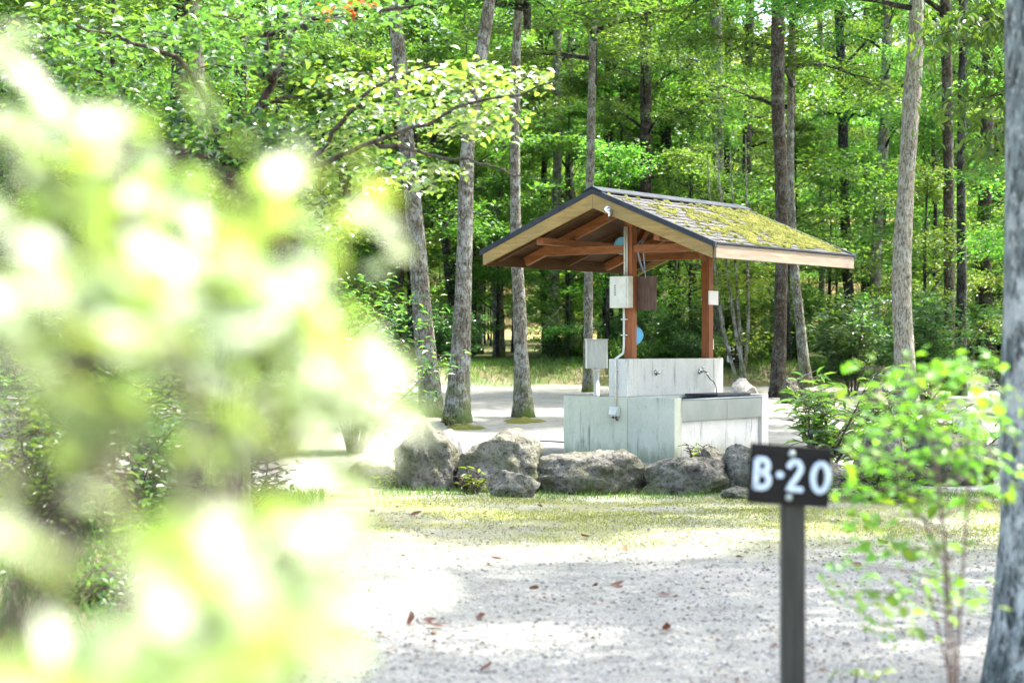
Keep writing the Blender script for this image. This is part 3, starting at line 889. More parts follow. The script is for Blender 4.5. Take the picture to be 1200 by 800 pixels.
# meter box on its own pole, standing behind the stand
p = at(699, 466, 24.2)
b = thing('meter_box', 'grey metal meter box on a slim pole behind the wash stand', 'electric box', gpt(p.x, p.y), 0.12)
MB().tube([(0, 0, -0.05), (0, 0, 1.02)], 0.036, 12).build('pole', M['grey_box'], b, True)
MB().box(-0.135, 0.135, -0.075, 0.075, 1.02, 1.385).build('case', M['grey_box'], b, bevel=0.008)
MB().box(-0.112, 0.118, -0.084, -0.0765, 1.045, 1.355).build('door', M['grey_box'], b, bevel=0.003)
MB().box(-0.145, 0.145, -0.088, 0.085, 1.386, 1.398).build('rain_hood', M['grey_box'], b, bevel=0.003)
MB().tube([(0, 0, 0.985), (0, 0, 1.018)], [0.037, 0.07], 12).build('bracket', M['grey_box'], b, True)

# ------------------------------------------------------------------ boulders


def boulder(name, u0, u1, vtop, vbase, label, d=None, depth=0.8, seed=0, mat='rock', rough=0.20, tilt=0.0, sub=5, group=None, peak=0.0, px=0.0):
    import bmesh
    c = ground_at((u0 + u1) / 2, vbase) if d is None else gpt(((u0 + u1) / 2 - 600) / FPX * d, d)
    dd = c.y
    wdt = (u1 - u0) / FPX * dd; hgt = CAM_H - (vtop - HOR) / FPX * dd - c.z
    bm = bmesh.new(); bmesh.ops.create_icosphere(bm, subdivisions=sub, radius=1.0)
    off = Vector((seed * 3.7, seed * 1.3, seed * 2.1))
    rg = random.Random(seed)
    planes = []
    for k in range(11):
        n = Vector((rg.gauss(0, 1), rg.gauss(0, 1), rg.gauss(0.2, 0.8))).normalized(); planes.append((n, rg.uniform(0.70, 0.95)))
    for vt in bm.verts:
        p = vt.co.copy()
        for n, q in planes:
            e = p.dot(n) - q
            if e > 0: p -= n * e * 0.95
        nz = mnoise.fractal(p * 1.6 + off, 0.9, 2.1, 5) * rough + mnoise.ridged_multi_fractal(p * 2.3 + off, 0.9, 2.2, 4, 1.0, 2.0) * rough * 0.12
        p *= 1 + nz
        p += p.normalized() * (mnoise.fractal(p * 6.5 + off, 0.8, 2.2, 4) * 0.045)
        p.z += tilt * p.x
        if p.z > 0: p.z *= 1 + peak * math.exp(-((p.x - px) / 0.33) ** 2)
        vt.co = p
    xsv = [v.co.x for v in bm.verts]; zsv = [v.co.z for v in bm.verts]; ysv = [v.co.y for v in bm.verts]
    x0, x1, z1 = min(xsv), max(xsv), max(zsv); z0 = min(zsv); zc = z0 + (z1 - z0) * 0.30
    for vt in bm.verts:
        vt.co.x = (vt.co.x - (x0 + x1) / 2) / (x1 - x0) * wdt
        vt.co.z = (vt.co.z - zc) / (z1 - zc) * hgt
        vt.co.y = (vt.co.y - min(ysv)) / (max(ysv) - min(ysv)) * max(wdt * depth, 0.2)
    me = bpy.data.meshes.new(name); bm.to_mesh(me); bm.free()
    for pl in me.polygons: pl.use_smooth = True
    me.materials.append(M[mat])
    o = obj(name, me); o.location = c
    return tag(o, label, 'boulder', group)


BG = 'boulders edging the gravel'
boulder('boulder', 458, 545, 487, 575, 'pointed dark grey boulder with a peaked top beside the bright leafy branch', seed=3, tilt=-0.15, depth=0.9, peak=0.45, px=-0.3, group=BG)
boulder('boulder', 503, 548, 503, 545, 'pale pinkish rounded boulder tucked behind the pointed boulder', seed=12, mat='rock_pale', d=18.0, group=BG)
boulder('boulder', 533, 642, 503, 578, 'tall round lichen-spotted grey boulder left of the long flat boulder', seed=21, depth=0.75, group=BG)
boulder('boulder', 574, 634, 551, 583, 'low rough boulder leaning against the front of the tall round boulder', seed=8, depth=0.5, group=BG)
boulder('boulder', 626, 778, 528, 581, 'long flat boulder with mossy front below the wash stand', seed=5, depth=0.6, tilt=0.02, group=BG)
boulder('boulder', 752, 860, 536, 581, 'low wedge-shaped grey boulder below the sink trough', seed=16, depth=0.7, tilt=0.1, group=BG)
boulder('boulder', 812, 858, 522, 550, 'small dark mossy boulder between wedge boulder and sink trough', seed=27, d=18.2, group=BG)
boulder('boulder', 848, 908, 520, 577, 'upright blocky boulder half hidden by the number sign', seed=31, depth=0.9, group=BG)
boulder('boulder', 846, 886, 570, 585, 'small flat stone at foot of the blocky boulder', seed=14, depth=0.7, group=BG)
boulder('boulder', 404, 474, 535, 572, 'low dark boulder left of the pointed boulder', seed=19, depth=0.8, group=BG)
boulder('boulder', 1000, 1075, 502, 566, 'broad grey boulder behind the lime green sapling', seed=36, depth=0.7, group=BG)
boulder('boulder', 1066, 1182, 503, 570, 'long weathered grey boulder next to the near tree trunk', seed=40, depth=0.6, group=BG)
boulder('boulder', 1112, 1168, 477, 518, 'pale sunlit pinkish boulder standing behind the long weathered boulder', d=20.0, seed=44, mat='rock_pale', depth=0.8, group=BG)
boulder('boulder', 905, 1000, 535, 572, 'mossy boulder behind the number sign under the long-leaved shrub', seed=47, depth=0.6, group=BG)
boulder('boulder', 852, 893, 443, 465, 'pale round boulder behind the thin clustered stems', seed=51, d=39.0, mat='rock_pale', group='boulders along the wood edge')
boulder('boulder', 916, 940, 443, 467, 'grey round boulder just right of the dark rough-barked trunk', seed=55, d=38.0, group='boulders along the wood edge')
boulder('boulder', 934, 990, 452, 470, 'flat grey boulder between dark trunk and long-leaved shrub', seed=58, d=37.0, group='boulders along the wood edge')
boulder('boulder', 1010, 1050, 448, 466, 'grey boulder at foot of the pale curved trunk', seed=61, d=36.0, group='boulders along the wood edge')

# ------------------------------------------------------------------ number sign


def stroke(mb, pts, r, y, sc, ox, oz, flat=0.18):
    P = [(ox + a * sc, y, oz + b * sc) for a, b in pts]
    P2 = [P[0]]
    for a, b in zip(P[:-1], P[1:]):
        for k in range(1, 4): P2.append(tuple(np.array(a) + (np.array(b) - np.array(a)) * k / 3))
    mb.tube(P2, r, 10, flat=flat)
    for e in (P[0], P[-1]):
        v = []; k = 12
        for j in range(k): v.append((e[0] + r * math.cos(j * 6.283 / k), e[1] - r * flat * 0.6, e[2] + r * math.sin(j * 6.283 / k)))
        v.append((e[0], e[1] - r * flat * 1.02, e[2]))
        mb.add(v, np.array([[j, (j + 1) % k, k] for j in range(k)]))


def arc(cx_, cz_, rx, rz_, a0, a1, n=10):
    return [(cx_ + rx * math.cos(R(a)), cz_ + rz_ * math.sin(R(a))) for a in np.linspace(a0, a1, n)]


GLYPH = {
    'B': [[(0, 0), (0, 1)], [(0, 1)] + arc(0.20, 0.77, 0.20, 0.23, 90, -90) + [(0, 0.54)], [(0, 0.52)] + arc(0.22, 0.26, 0.24, 0.26, 90, -90) + [(0, 0)]],
    '2': [arc(0.21, 0.76, 0.21, 0.24, 160, -20) + [(0.30, 0.45), (0.02, 0.02), (0.46, 0.02)]],
    '0': [arc(0.27, 0.5, 0.27, 0.5, 90, 450, 20)],
    '-': [[(0, 0.5), (0.03, 0.5)]],
    '5': [[(0.42, 1), (0.05, 1), (0.03, 0.58)] + arc(0.2, 0.33, 0.24, 0.31, 110, -140)],
    '7': [[(0, 1), (0.45, 1), (0.15, 0)]],
}
sd = 5.0
p = at(931, 557, sd)
sg = thing('number_sign', 'dark wooden campsite sign reading B-20 on a square grey post', 'sign', gpt(p.x, p.y), 0)
sz = p.z - gpt(p.x, p.y).z
MB().box(-0.0305, 0.0305, 0.008, 0.066, -0.3, sz + 0.05).build('post', M['sign_post'], sg, bevel=0.004)
bd = MB().box(-0.122, 0.094, -0.007, 0.007, -0.079, 0.079).build('board', M['sign_board'], sg, bevel=0.002)
bd.location = (0, 0, sz); bd.rotation_euler = (0, R(4.0), 0)
for ch, ox in (('B', -0.103), ('-', -0.041), ('2', -0.017), ('0', 0.048)):
    m = MB()
    for st in GLYPH[ch]: stroke(m, st, 0.0082 if ch != '-' else 0.0098, -0.008, 0.074, ox, -0.037)
    m.build('character', M['sign_white'], bd, True)
for zz in (0.058, -0.058): MB().tube([(-0.012, -0.0065, zz), (-0.012, -0.011, zz)], [0.0105, 0.008], 12).build('screw', M['screw'], bd, True)
# far number boards
p = ground_at(862, 452)
fs = thing('direction_sign', 'small dark twin board sign with white numbers behind the clustered stems', 'sign', p, 0)
dz = p.y
zt = at(862, 409, dz).z - p.z; 
MB().box(-0.03, 0.03, 0.02, 0.07, -0.1, zt + 0.05).build('post', M['sign_post'], fs)
for k, (zc, a, b_) in enumerate(((zt, 'B', '5'), (zt - 0.24, 'B', '7'))):
    q = MB().box(-0.24, 0.22, -0.012, 0.012, zc - 0.105, zc + 0.105).build('board', M['sign_board'], fs)
    for ch, ox in ((a, -0.20), ('-', -0.05), (b_, 0.10)):
        m = MB()
        for st in GLYPH[ch]: stroke(m, st, 0.020, -0.014, 0.13, ox, zc - 0.065)
        m.build('character', M['sign_white'], q, True)

# ------------------------------------------------------------------ trees near and middle distance
TALL = []
for k, (z0, z1, spr, nl, lf) in enumerate(((5.0, 14.0, 3.6, 22, 44000), (6.0, 15.5, 3.4, 22, 42000), (4.2, 13.0, 3.3, 20, 40000))):
    wd, lv = gen_crown(100 + k, z0, z1, spr, nl, lf, 0.125, 0.17)
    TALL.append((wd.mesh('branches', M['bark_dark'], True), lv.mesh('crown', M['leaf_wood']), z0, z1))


def extend(path, rad, ztop, rg):
    """carry a trunk on above the frame"""
    P = [Vector(p) for p in path]; r = list(rad)
    d = (P[-1] - P[-2]).normalized(); d = (d + Vector((0, 0, 1.2))).normalized()
    while P[-1].z < ztop:
        d = (d + Vector((rg.normal(0, 0.05), rg.normal(0, 0.05), 0.08))).normalized()
        P.append(P[-1] + d * 1.3); r.append(max(0.03, r[-1] * 0.86))
    return P, r


def hero_tree(name, pix, d, label, bark, base=None, ztop=13.5, crown=0, group=None, seed=0, scale=1.0, rz=0.0, flare=1.5, crown_dz=0.0, crown_mat=None):
    """pix: (u, v, width px) from the foot upwards"""
    rg = np.random.default_rng(seed)
    pts = []; rad = []
    for i, (u, v, wpx) in enumerate(pix):
        p = at(u, v, d)
        if i == 0: p.z = float(gz(p.x, p.y)) - 0.12
        pts.append(p); rad.append(wpx * 0.45 / FPX * d)
    pts, rad = extend(pts, rad, ztop, rg)
    b0 = gpt(pts[0].x, pts[0].y)
    root = thing(name, label, 'tree', b0, 0, group)
    loc = [p - b0 for p in pts]
    trunk_mesh(loc, rad, 20, seed, flare).build('trunk', M[bark], root, True)
    if crown is not None:
        wm, lm, z0, z1 = TALL[crown]
        # the branches spring from the upper stem
        k = min(range(len(loc)), key=lambda i: abs(loc[i].z - (z0 + z1) / 2))
        for nm, me in (('branches', wm), ('crown', lm)):
            o = obj(nm, me, root); o.location = (loc[k].x, loc[k].y, crown_dz); o.rotation_euler = (0, 0, rz); o.scale = (scale, scale, 1)
    return root


hero_tree('tree', [(507, 494, 30), (497, 400, 26), (487, 260, 22), (478, 180, 21), (463, 20, 17)], 33.0, 'grey speckled trunk leaning left, left one of a pair behind the pointed boulder', 'bark_grey', crown=0, seed=1, crown_dz=2.0, flare=1.25)
hero_tree('tree', [(535, 500, 34), (538, 440, 26), (544, 300, 21), (546, 170, 18), (560, 80, 17), (574, 0, 16)], 31.5, 'mossy-footed grey speckled trunk, right one of a pair behind the boulders', 'bark_grey', crown=1, seed=2, crown_dz=2.0, rz=1, flare=1.35)
hero_tree('tree', [(613, 492, 24), (610, 400, 18), (604, 260, 13.5), (603, 100, 12), (608, 0, 11)], 33.5, 'slim grey trunk rising from a round mossy mound', 'bark_grey', crown=2, seed=3, crown_dz=3.0, rz=2, flare=1.4)
hero_tree('tree', [(689, 440, 13), (690, 300, 11), (694, 120, 11), (697, 0, 10)], 44.0, 'thin pale trunk standing behind the meter box', 'bark_grey', crown=0, seed=4, rz=2.5, crown_dz=2.5)
hero_tree('tree', [(911, 473, 21), (914, 400, 17), (917, 240, 16), (912, 100, 17), (913, 0, 17)], 41.0, 'dark rough-barked trunk just right of the sink trough', 'bark_brown', crown=1, seed=5, rz=0.5, crown_dz=2.5)
hero_tree('tree', [(946, 446, 15), (938, 380, 13), (930, 310, 11), (926, 200, 10), (929, 0, 9)], 45.0, 'slim grey trunk leaning left behind the dark rough-barked trunk', 'bark_grey', crown=2, seed=6, rz=1.5, crown_dz=2.5)
hero_tree('tree', [(1064, 470, 29), (1060, 420, 27), (1055, 330, 25), (1062, 230, 23), (1072, 100, 22), (1077, 0, 19)], 34.0, 'pale curved trunk with smooth light bark right of the shelter', 'bark_pale', crown=0, seed=7, rz=3, crown_dz=2.0, flare=1.2)
hero_tree('tree', [(1112, 448, 17), (1113, 330, 14), (1113, 200, 14), (1110, 0, 13)], 44.0, 'grey brown trunk, left of a close pair beyond the pale curved trunk', 'bark_brown', crown=1, seed=8, rz=4, crown_dz=2.5)
hero_tree('tree', [(1124, 452, 17), (1128, 330, 13), (1127, 200, 11), (1131, 0, 10)], 42.0, 'dark brown trunk, right of a close pair beyond the pale curved trunk', 'bark_dark', crown=None, seed=9, crown_dz=2.5)
hero_tree('tree', [(242, 520, 22), (243, 300, 18), (240, 230, 16), (236, 120, 15), (228, 0, 14)], 27.0, 'pale bare trunk standing behind the dark-leaved forked tree', 'bark_pale', crown=2, seed=10, rz=5, crown_dz=2.0)
# near trunk at the right edge
hero_tree('tree', [(1228, 806, 152), (1224, 740, 128), (1218, 600, 106), (1218, 400, 98), (1219, 200, 94), (1220, 0, 92)], 7.0, 'thick lichen-covered trunk standing near the number sign', 'bark_lichen', crown=None, seed=11, ztop=12, flare=1.25)

# thin coppice stems
b0 = ground_at(868, 464)
root = thing('coppice_tree', 'cluster of thin bare stems spreading from one foot behind the sink', 'tree', b0)
rg = np.random.default_rng(77)
for (u1, v1, u2, v2, wpx) in ((848, 395, 838, 310, 4.0), (862, 390, 850, 300, 4.5), (868, 400, 862, 310, 4.0), (878, 400, 876, 300, 4.0)):
    q0 = Vector((rg.normal(0, 0.07), rg.normal(0, 0.05), -0.05)); q1 = at(u1, v1, b0.y) - b0; q2 = at(u2, v2, b0.y) - b0
    q3 = q2 + (q2 - q1) * 0.9 + Vector((0, 0, 1.0))
    trunk_mesh([q0, q1, q2, q3], [wpx * 0.55 / FPX * b0.y, wpx * 0.5 / FPX * b0.y, wpx * 0.42 / FPX * b0.y, 0.012], 8, int(u1), 1.2, 0.04).build('stem', M['bark_grey'], root, True)
lv = MB(); n = 1500
cc = np.array([tuple(at(u, v, b0.y) - b0) for u, v in ((845, 300), (855, 330), (868, 340), (880, 300), (862, 290), (890, 330), (835, 330), (875, 395))])
idx = rg.integers(0, len(cc), n); P = cc[idx] + rg.normal(0, 1, (n, 3)) * np.array([0.35, 0.35, 0.18])
D, N = rand_leaf_frames(rg, n)
leaf_field(lv, P, D, N, 0.11 * rg.uniform(0.7, 1.2, n), 0.06)
lv.build('crown', M['leaf_lime'], root)

# moss mound under the slim trunk
def mound(u, v, rx, ry, h, label):
    c = ground_at(u, v); m = MB(); k = 40; rings = 9; v_ = [(0, 0, h)]
    for i in range(1, rings + 1):
        a = i / rings
        for j in range(k):
            t_ = j * 6.283 / k; e = 1 + 0.14 * math.sin(3 * t_ + 1) + 0.08 * math.sin(7 * t_)
            z = h * (1 - a ** 2) * (1 + 0.25 * mnoise.noise(Vector((math.cos(t_) * a * 4, math.sin(t_) * a * 4, 0)))) - 0.03
            v_.append((a * rx * e * math.cos(t_), a * ry * e * math.sin(t_), z))
    f3 = [[0, 1 + j, 1 + (j + 1) % k] for j in range(k)]
    f4 = [[1 + i * k + j, 1 + i * k + k + j, 1 + i * k + k + (j + 1) % k, 1 + i * k + (j + 1) % k] for i in range(rings - 1) for j in range(k)]
    m.add(v_, [np.array(f3), np.array(f4)])
    o = m.build('moss_mound', M['moss'], None, True); o.location = c
    return tag(o, label, 'moss mound')


mound(613, 494, 0.42, 0.7, 0.10, 'round yellow green moss mound around the slim trunk foot')
mound(543, 502, 0.38, 0.6, 0.10, 'mossy mound at the foot of the paired grey trunks')

# ------------------------------------------------------------------ forked tree on the left with the bright outer branch
DL = 12.5
b0 = gpt(at(262, 630, DL).x, DL)
lt = thing('forked_tree', 'forked tree with dark leaves and one bright yellow green branch, left of the shelter', 'tree', b0)


def rel(u, v, d=DL): return at(u, v, d) - b0


tk = [rel(262, 630), rel(266, 500), rel(278, 340), rel(276, 235)]; tk[0].z = -0.1
trunk_mesh(tk, [0.135, 0.115, 0.09, 0.07], 18, 3, 1.4).build('trunk', M['bark_grey'], lt, True)
LIMBS = [
    ([(276, 240, 12.5), (268, 205, 12.4), (246, 130, 12.3), (215, 75, 12.2), (165, 50, 12.1), (90, 30, 12.0)], 0.030),
    ([(277, 245, 12.5), (288, 170, 12.6), (312, 105, 12.7), (333, 60, 12.8), (352, 10, 12.9), (370, -60, 13)], 0.036),
    ([(318, 95, 12.7), (313, 40, 12.6), (312, -50, 12.5)], 0.026),
    ([(278, 235, 12.5), (330, 205, 12.0), (400, 185, 11.5), (480, 150, 11.0), (560, 118, 10.8), (650, 95, 10.6)], 0.020),
    ([(440, 168, 11.3), (500, 180, 11.2), (560, 190, 11.1), (612, 205, 11.0)], 0.014),
    ([(360, 198, 11.8), (410, 130, 11.6), (460, 90, 11.5), (520, 75, 11.4)], 0.018),
    ([(285, 190, 12.5), (220, 180, 12.0), (150, 170, 11.7), (90, 180, 11.5)], 0.024),
    ([(345, 30, 12.9), (400, 15, 12.4), (470, 10, 12.0), (520, -10, 11.8)], 0.020),
    ([(300, 130, 12.6), (350, 110, 12.2), (390, 110, 12.0)], 0.014),
]
m = MB()
for pth, r in LIMBS:
    Q = [rel(*q) for q in pth]
    P = np.array([tuple(q) for q in Q]); s = np.linspace(0, len(P) - 1, 4 * len(P))
    P = np.stack([np.interp(s, np.arange(len(P)), P[:, k]) for k in range(3)], -1); P[1:-1] = (P[:-2] + 2 * P[1:-1] + P[2:]) / 4
    P[1:-1] += rg.normal(0, 0.012, P[1:-1].shape)
    m.tube(P, np.linspace(r, r * 0.3, len(P)), 8)
# twigs feeding the leaf sprays
DARK = [(170, 150, 45, 25), (215, 135, 40, 25), (245, 165, 45, 28), (280, 190, 45, 30), (300, 150, 35, 30), (250, 205, 40, 22), (305, 215, 35, 20), (330, 175, 35, 25), (190, 185, 40, 20), (150, 110, 45, 20), (120, 60, 55, 25), (60, 40, 50, 22), (200, 40, 50, 18), (260, 70, 40, 20), (290, 20, 60, 14), (380, 20, 60, 16), (450, 12, 50, 14), (100, 170, 40, 22), (350, 70, 45, 18), (60, 110, 45, 25), (20, 70, 35, 25), (440, 130, 60, 10), (400, 150, 40, 14), (430, 190, 50, 10)]
BRIGHT = [(400, 100, 35, 14), (450, 95, 35, 14), (500, 90, 35, 12), (550, 100, 35, 12), (600, 95, 30, 7), (635, 94, 14, 4), (440, 130, 40, 14), (490, 125, 40, 16), (540, 130, 35, 14), (570, 148, 30, 9), (585, 125, 22, 9), (395, 150, 35, 18), (420, 170, 35, 12), (530, 150, 30, 8), (480, 205, 25, 9), (520, 198, 22, 8), (430, 215, 30, 9), (500, 218, 18, 6), (380, 185, 30, 14), (560, 80, 35, 7), (365, 235, 30, 14), (395, 260, 25, 12)]


def clumps(rows, per, leaf, d0, dv, seed, mat, name, asp=0.6, tilt=0.35):
    rg = np.random.default_rng(seed); lv = MB()
    for (u, v, su, sv) in rows:
        c = rel(u, v, d0(u)); n = int(per * (su * sv) ** 0.5 / 20)
        P = np.array(tuple(c)) + rg.normal(0, 1, (n, 3)) * np.array([su / FPX * d0(u) * 0.62, dv, sv / FPX * d0(u) * 0.62])
        D, N = rand_leaf_frames(rg, n, None, tilt, 0.2)
        leaf_field(lv, P, D, N, leaf * rg.uniform(0.6, 1.2, n), leaf * asp * rg.uniform(0.8, 1.2, n), LEAF6)
    return lv.build(name, M[mat], lt)


dline = lambda u: 12.5 - max(0, (u - 290)) / 360 * 1.9
clumps(DARK, 120, 0.078, lambda u: 12.3, 0.28, 11, 'leaf_dark', 'dark_foliage')
clumps(BRIGHT, 92, 0.064, dline, 0.20, 12, 'leaf_yellow', 'bright_foliage', 0.62, 0.30)
clumps([(410, 12, 10, 12), (385, 14, 8, 8), (430, 4, 10, 6)], 45, 0.055, lambda u: 12.2, 0.06, 13, 'leaf_orange', 'withered_foliage')
for rows, d0 in ((DARK, lambda u: 12.3), (BRIGHT, dline)):
    for (u, v, su, sv) in rows:
        for k in range(3):
            a = rel(u + random.uniform(-su, su) * 0.3, v + random.uniform(2, sv) * 0.5, d0(u)); b = rel(u + random.uniform(-su, su), v + random.uniform(-sv, sv) * 0.8, d0(u) + random.uniform(-0.2, 0.2))
            m.tube([a, (a + b) / 2 + Vector((0, 0, 0.02)), b], [0.006, 0.004, 0.002], 4, cap=False)
m.build('branches', M['twig'], lt, True)

# tree whose large leaves hang into the upper right
DR = 24.0
b0r = gpt(8.2, DR)
rt = thing('broad_leaved_tree', 'tree with long drooping glossy leaves reaching in beside the near trunk', 'tree', b0r)
trunk_mesh([Vector((0, 0, -0.1)), Vector((0.05, 0, 3)), Vector((0, 0.1, 6)), Vector((-0.1, 0, 9))], [0.16, 0.14, 0.11, 0.06], 14, 31).build('trunk', M['bark_brown'], rt, True)
m = MB(); lv = MB(); rg = np.random.default_rng(91)
for k in range(15):
    tip = at(rg.uniform(1075, 1260), rg.uniform(-70, 190), DR + rg.uniform(-0.8, 0.8)) - b0r
    if k < 4: tip = at(rg.uniform(1085, 1180), rg.uniform(20, 150), DR + rg.uniform(-0.5, 0.5)) - b0r
    st = Vector((0, 0, tip.z + rg.uniform(-0.6, 0.3)))
    c = np.array([tuple(st.lerp(tip, s) + Vector((0, 0, 0.35 * math.sin(s * 3.0)))) for s in np.linspace(0, 1, 8)])
    m.tube(c, np.linspace(0.03, 0.006, 8), 6)
    n = 190
    idx = rg.integers(3, 8, n); P = c[idx] + rg.normal(0, 1, (n, 3)) * np.array([0.26, 0.26, 0.16])
    D, N = rand_leaf_frames(rg, n, None, 0.4, 0.75)
    leaf_field(lv, P, D, N, 0.20 * rg.uniform(0.6, 1.15, n), 0.062 * rg.uniform(0.8, 1.2, n), LEAF6)
m.build('branches', M['bark_brown'], rt, True); lv.build('crown', M['leaf_broad'], rt)

# ------------------------------------------------------------------ trees outside the frame whose crowns shade the clearing


def shade_tree(x, y, crown, rz, s, label, dz=0.0):
    wm, lm, z0, z1 = TALL[crown]
    b = gpt(x, y)
    root = thing('tree', label, 'tree', b, 0, 'trees standing round the clearing')
    trunk_mesh([Vector((0, 0, -0.1)), Vector((0.05, 0.02, 4)), Vector((0, 0.1, 9)), Vector((0, 0, z1 - 1.5))], [0.19, 0.16, 0.12, 0.05], 14, abs(int(x * 7 + y))).build('trunk', M['bark_grey'], root, True)
    for nm, me in (('branches', wm), ('crown', lm)):
        o = obj(nm, me, root); o.location = (0, 0, dz); o.rotation_euler = (0, 0, rz); o.scale = (s, s, 1)
    return root


SHL = 'tall leafy tree with a bare lower trunk casting shade on the gravel'
for (x, y, c_, rz, s) in ((6.2, 10.2, 0, 0.3, 0.72), (7.6, 12.8, 1, 0.8, 0.42), (6.0, 16.5, 1, 2.6, 0.6), (6.8, 13.4, 0, 4.4, 0.40), (9.2, 19.0, 2, 2.2, 0.8), (11.4, 26.0, 0, 4.0, 0.9), (10.5, 28.5, 1, 0.9, 1.0), (-8.0, 17.5, 2, 0.2, 1.0), (-9.0, 27.0, 0, 2.9, 1.0)):
    shade_tree(x, y, c_, rz, s, SHL)

# ------------------------------------------------------------------ the wood behind
FT = 'tall slender dark-trunked tree of the wood behind the clearing'
FTL = [FT, 'tall slender brown-barked tree of the wood behind the clearing', FT, 'tall slender grey-barked tree of the wood behind the clearing']
FG = 'tall trees of the wood'
FOREST = [(375, 373, 13, 55), (412, 405, 11, 60), (495, 540, 11, 58), (652, 648, 12, 62), (716, 712, 13, 66), (757, 755, 16, 58), (775, 790, 9, 70), (838, 842, 15, 60), (854, 853, 9, 75), (880, 880, 12, 70), (984, 1003, 13, 60), (1042, 1024, 14, 58), (1092, 1100, 8, 70), (1158, 1160, 17, 50), (1174, 1172, 10, 60), (590, 585, 14, 64), (330, 330, 14, 50), (120, 112, 16, 45), (60, 70, 14, 50), (18, 15, 18, 42), (165, 150, 10, 60), (283, 281, 15, 40), (212, 207, 20, 38), (558, 562, 9, 72), (630, 640, 8, 76), (735, 728, 9, 80), (806, 815, 8, 78), (960, 965, 8, 74), (1015, 1012, 8, 80), (470, 462, 12, 56), (445, 450, 9, 70)]
for k, (ut, ub, wpx, d) in enumerate(FOREST):
    if d > 50: d = 50 + (d - 50) * 0.6
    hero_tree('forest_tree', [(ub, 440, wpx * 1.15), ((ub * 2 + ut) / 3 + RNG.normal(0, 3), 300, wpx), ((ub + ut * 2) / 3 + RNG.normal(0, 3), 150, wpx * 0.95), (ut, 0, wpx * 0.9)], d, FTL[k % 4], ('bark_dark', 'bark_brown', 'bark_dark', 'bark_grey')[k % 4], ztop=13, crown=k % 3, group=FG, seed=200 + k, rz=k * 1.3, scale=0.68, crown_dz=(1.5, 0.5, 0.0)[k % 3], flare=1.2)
# further trunks, copies of five of them
protos = [o for o in COL.objects if o.name.startswith('forest_tree')][:8]
rg = np.random.default_rng(17)
for k in range(60):
    d = rg.uniform(58, 98); x = rg.uniform(-0.33, 0.34) * d
    src = protos[k % 8]
    copy_tree(src, gpt(x, d), rg.uniform(0, 6.28), rg.uniform(0.8, 1.1), src['label'], 'tree', FG)

# understorey
UND = []
for k, (z0, z1, spr, nl, lf, leaf, mat) in enumerate(((0.9, 6.5, 2.0, 20, 15000, 0.115, 'leaf_wood'), (1.4, 8.0, 2.3, 20, 17000, 0.12, 'leaf_wood'), (0.6, 5.0, 1.7, 16, 11000, 0.11, 'leaf_lime'), (2.2, 9.0, 2.4, 20, 17000, 0.125, 'leaf_mid'))):
    wd, lv = gen_crown(300 + k, z0, z1, spr, nl, lf, leaf, 0.06, flat=0.06, low=0.6, spray=0.22)
    rgx = np.random.default_rng(400 + k)
    st = [Vector((0, 0, -0.1))] + [Vector((rgx.normal(0, 0.05), rgx.normal(0, 0.05), z)) for z in np.linspace(0.8, z1 * 0.93, 6)]
    root = thing('understorey_tree', 'x', 'tree', (0, 0, 0))
    trunk_mesh(st, np.linspace(0.06, 0.015, 7), 8, k, 1.3).build('trunk', M['bark_dark'], root, True)
    wd.build('branches', M['bark_dark'], root, True); lv.build('crown', M[mat], root)
    UND.append(root)
UL = ['slim understorey tree with layered mid green sprays among the trunks', 'taller understorey tree with spreading green sprays among the trunks', 'low lime green understorey tree at the wood edge', 'tall thin understorey tree with high leafy crown among the trunks']
UG = 'understorey trees of the wood'
rg = np.random.default_rng(23)
spots = []
tries = 0
while len(spots) < 150 and tries < 4000:
    tries += 1
    d = rg.uniform(49, 96); x = rg.uniform(-0.33, 0.34) * d
    if any((x - a) ** 2 + (d - b) ** 2 < 2.0 ** 2 for a, b in spots): continue
    # keep a few light gaps towards the field beyond
    u = 600 + x / d * FPX
    if 955 < u < 992 and rg.uniform() < 0.85: continue
    spots.append((x, d))
for (x, d) in ((-7.5, 33), (-9.5, 38), (-6.2, 41), (-11, 30), (-8.6, 45), (-5.2, 24.5), (11.5, 40), (13, 46), (9.7, 44), (10.6, 36.5), (-7.8, 26), (-12, 44), (12.2, 34)): spots.append((x, d))
first = [True] * 4
for k, (x, d) in enumerate(spots):
    i = int(rg.choice(4, p=[0.3, 0.25, 0.2, 0.25]))
    s = rg.uniform(0.75, 1.2)
    if first[i]:
        first[i] = False; o = UND[i]; o.location = gpt(x, d); o.rotation_euler = (0, 0, rg.uniform(0, 6.28)); o.scale = (s, s, s)
        tag(o, UL[i], 'tree', UG)
    else: copy_tree(UND[i], gpt(x, d), rg.uniform(0, 6.28), s, UL[i], 'tree', UG)

